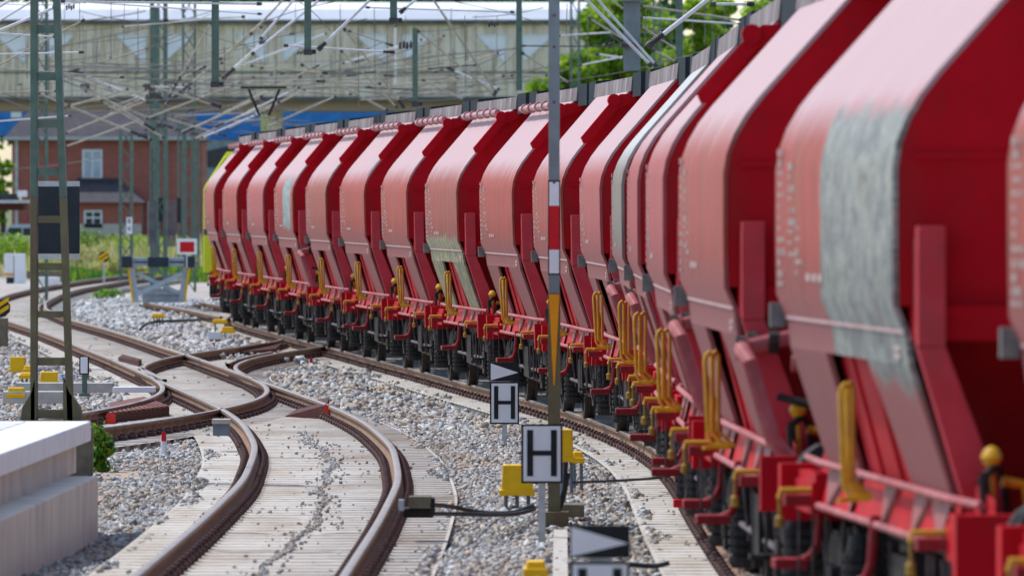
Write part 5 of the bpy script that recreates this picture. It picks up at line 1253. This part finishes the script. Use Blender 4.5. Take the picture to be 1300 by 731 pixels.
tree('darker tree behind the right green hanger', 850, 430, -60, 0, 170, 16000, 'leafdark', seed=5)
tree('dark tree behind the bridge end', 760, 440, -60, 0, 170, 16000, 'leafdark', seed=6)
tree('tree crown showing above the bridge at left', 90, 620, -70, 0, 260, 12000, 'leafdark', .3, seed=7)
tree('tree crown showing above the bridge left of centre', 330, 620, -70, 0, 280, 12000, 'leafdark', .3, seed=8)
tree('tree crown showing above the bridge right of centre', 560, 620, -70, 0, 260, 12000, 'leafdark', .3, seed=9)
tree('small yellow green tree beside the left corner of the brick house', 2, 470, 178, 0, 26, 2500, 'leaf', .14, seed=10)
tree('far tree between the crowns above the bridge', 210, 660, -60, 0, 260, 9000, 'leafdark', .3, seed=11)
tree('far tree above the bridge near the middle', 450, 660, -60, 0, 260, 9000, 'leafdark', .3, seed=12)
tree('far tree at the right above the bridge end', 680, 660, -60, 0, 260, 9000, 'leafdark', .3, seed=13)

for k, (x, d, w, h, lab) in enumerate([(95, 352, 1.6, .7, 'bright bush right of the ladder mast foot'), (118, 400, 2.0, .9, 'yellowish bush below the porch of the brick house'), (178, 380, 1.8, .9, 'bright green bush behind the buffer stop'), (215, 395, 1.5, .8, 'bush between the weight stacks and the wall'), (70, 430, 2.2, 1.2, 'pale bush behind the ladder mast'), (14, 350, 1.5, 1.0, 'green bush left of the cabinets'), (150, 330, 1.2, .5, 'low green shrub near the striped marker')]):
    X = (x-650)/F*d; r = empty('bush', (X, d, -.3)); tag(r, lab, 'bush')
    leaf_cloud('foliage', 1500, (0, 0, h*.8), (w, .8, h), .09, M[('grass', 'vine', 'leaf')[k % 3]], r); b = MB(); b.tube([(0, 0, 0), (.1, 0, h)], .04, 5); b.tube([(0, 0, 0), (-w*.4, 0, h)], .03, 5); b.build('stem', M['trunk'], r)
rn = random.Random(21)
# tall grass field (stuff)
def grass(label, n, x0, x1, d0, d1, h0, h1, wid, mat='grass', zbase=None):
    d = d0+(d1-d0)*rng.random(n); x = (x0+(x1-x0)*rng.random(n)-650)/F*d
    zb = -.3 if zbase is None else zbase(x, d); h = (h0+(h1-h0)*rng.random(n)**1.5)*(.6+.8*(np.sin(x*1.3+d*.13)*.5+.5)); a = rng.random(n)*6.28
    w = wid*(.5+rng.random(n)); lx = rng.normal(0, .18, n)*h; ly = rng.normal(0, .18, n)*h
    V = np.zeros((n, 4, 3)); V[:, 0] = np.stack([x-w*np.cos(a), d-w*np.sin(a), zb+0*x], 1); V[:, 1] = np.stack([x+w*np.cos(a), d+w*np.sin(a), zb+0*x], 1)
    V[:, 2] = np.stack([x+lx+w*.4*np.cos(a), d+ly, zb+h], 1); V[:, 3] = np.stack([x+lx-w*.4*np.cos(a), d+ly, zb+h], 1)
    o = bigmesh('tall_grass', V.reshape(-1, 3), np.arange(4*n).reshape(n, 4), M[mat]); tag(o, label, 'grass', kind='stuff'); return o
grass('patchy yellow green grass in front of the brick house', 26000, -40, 262, 345, 470, .1, 1.0, .06)
grass('low bright weeds along the far track edge', 9000, 60, 262, 318, 350, .1, .4, .05, 'vine')
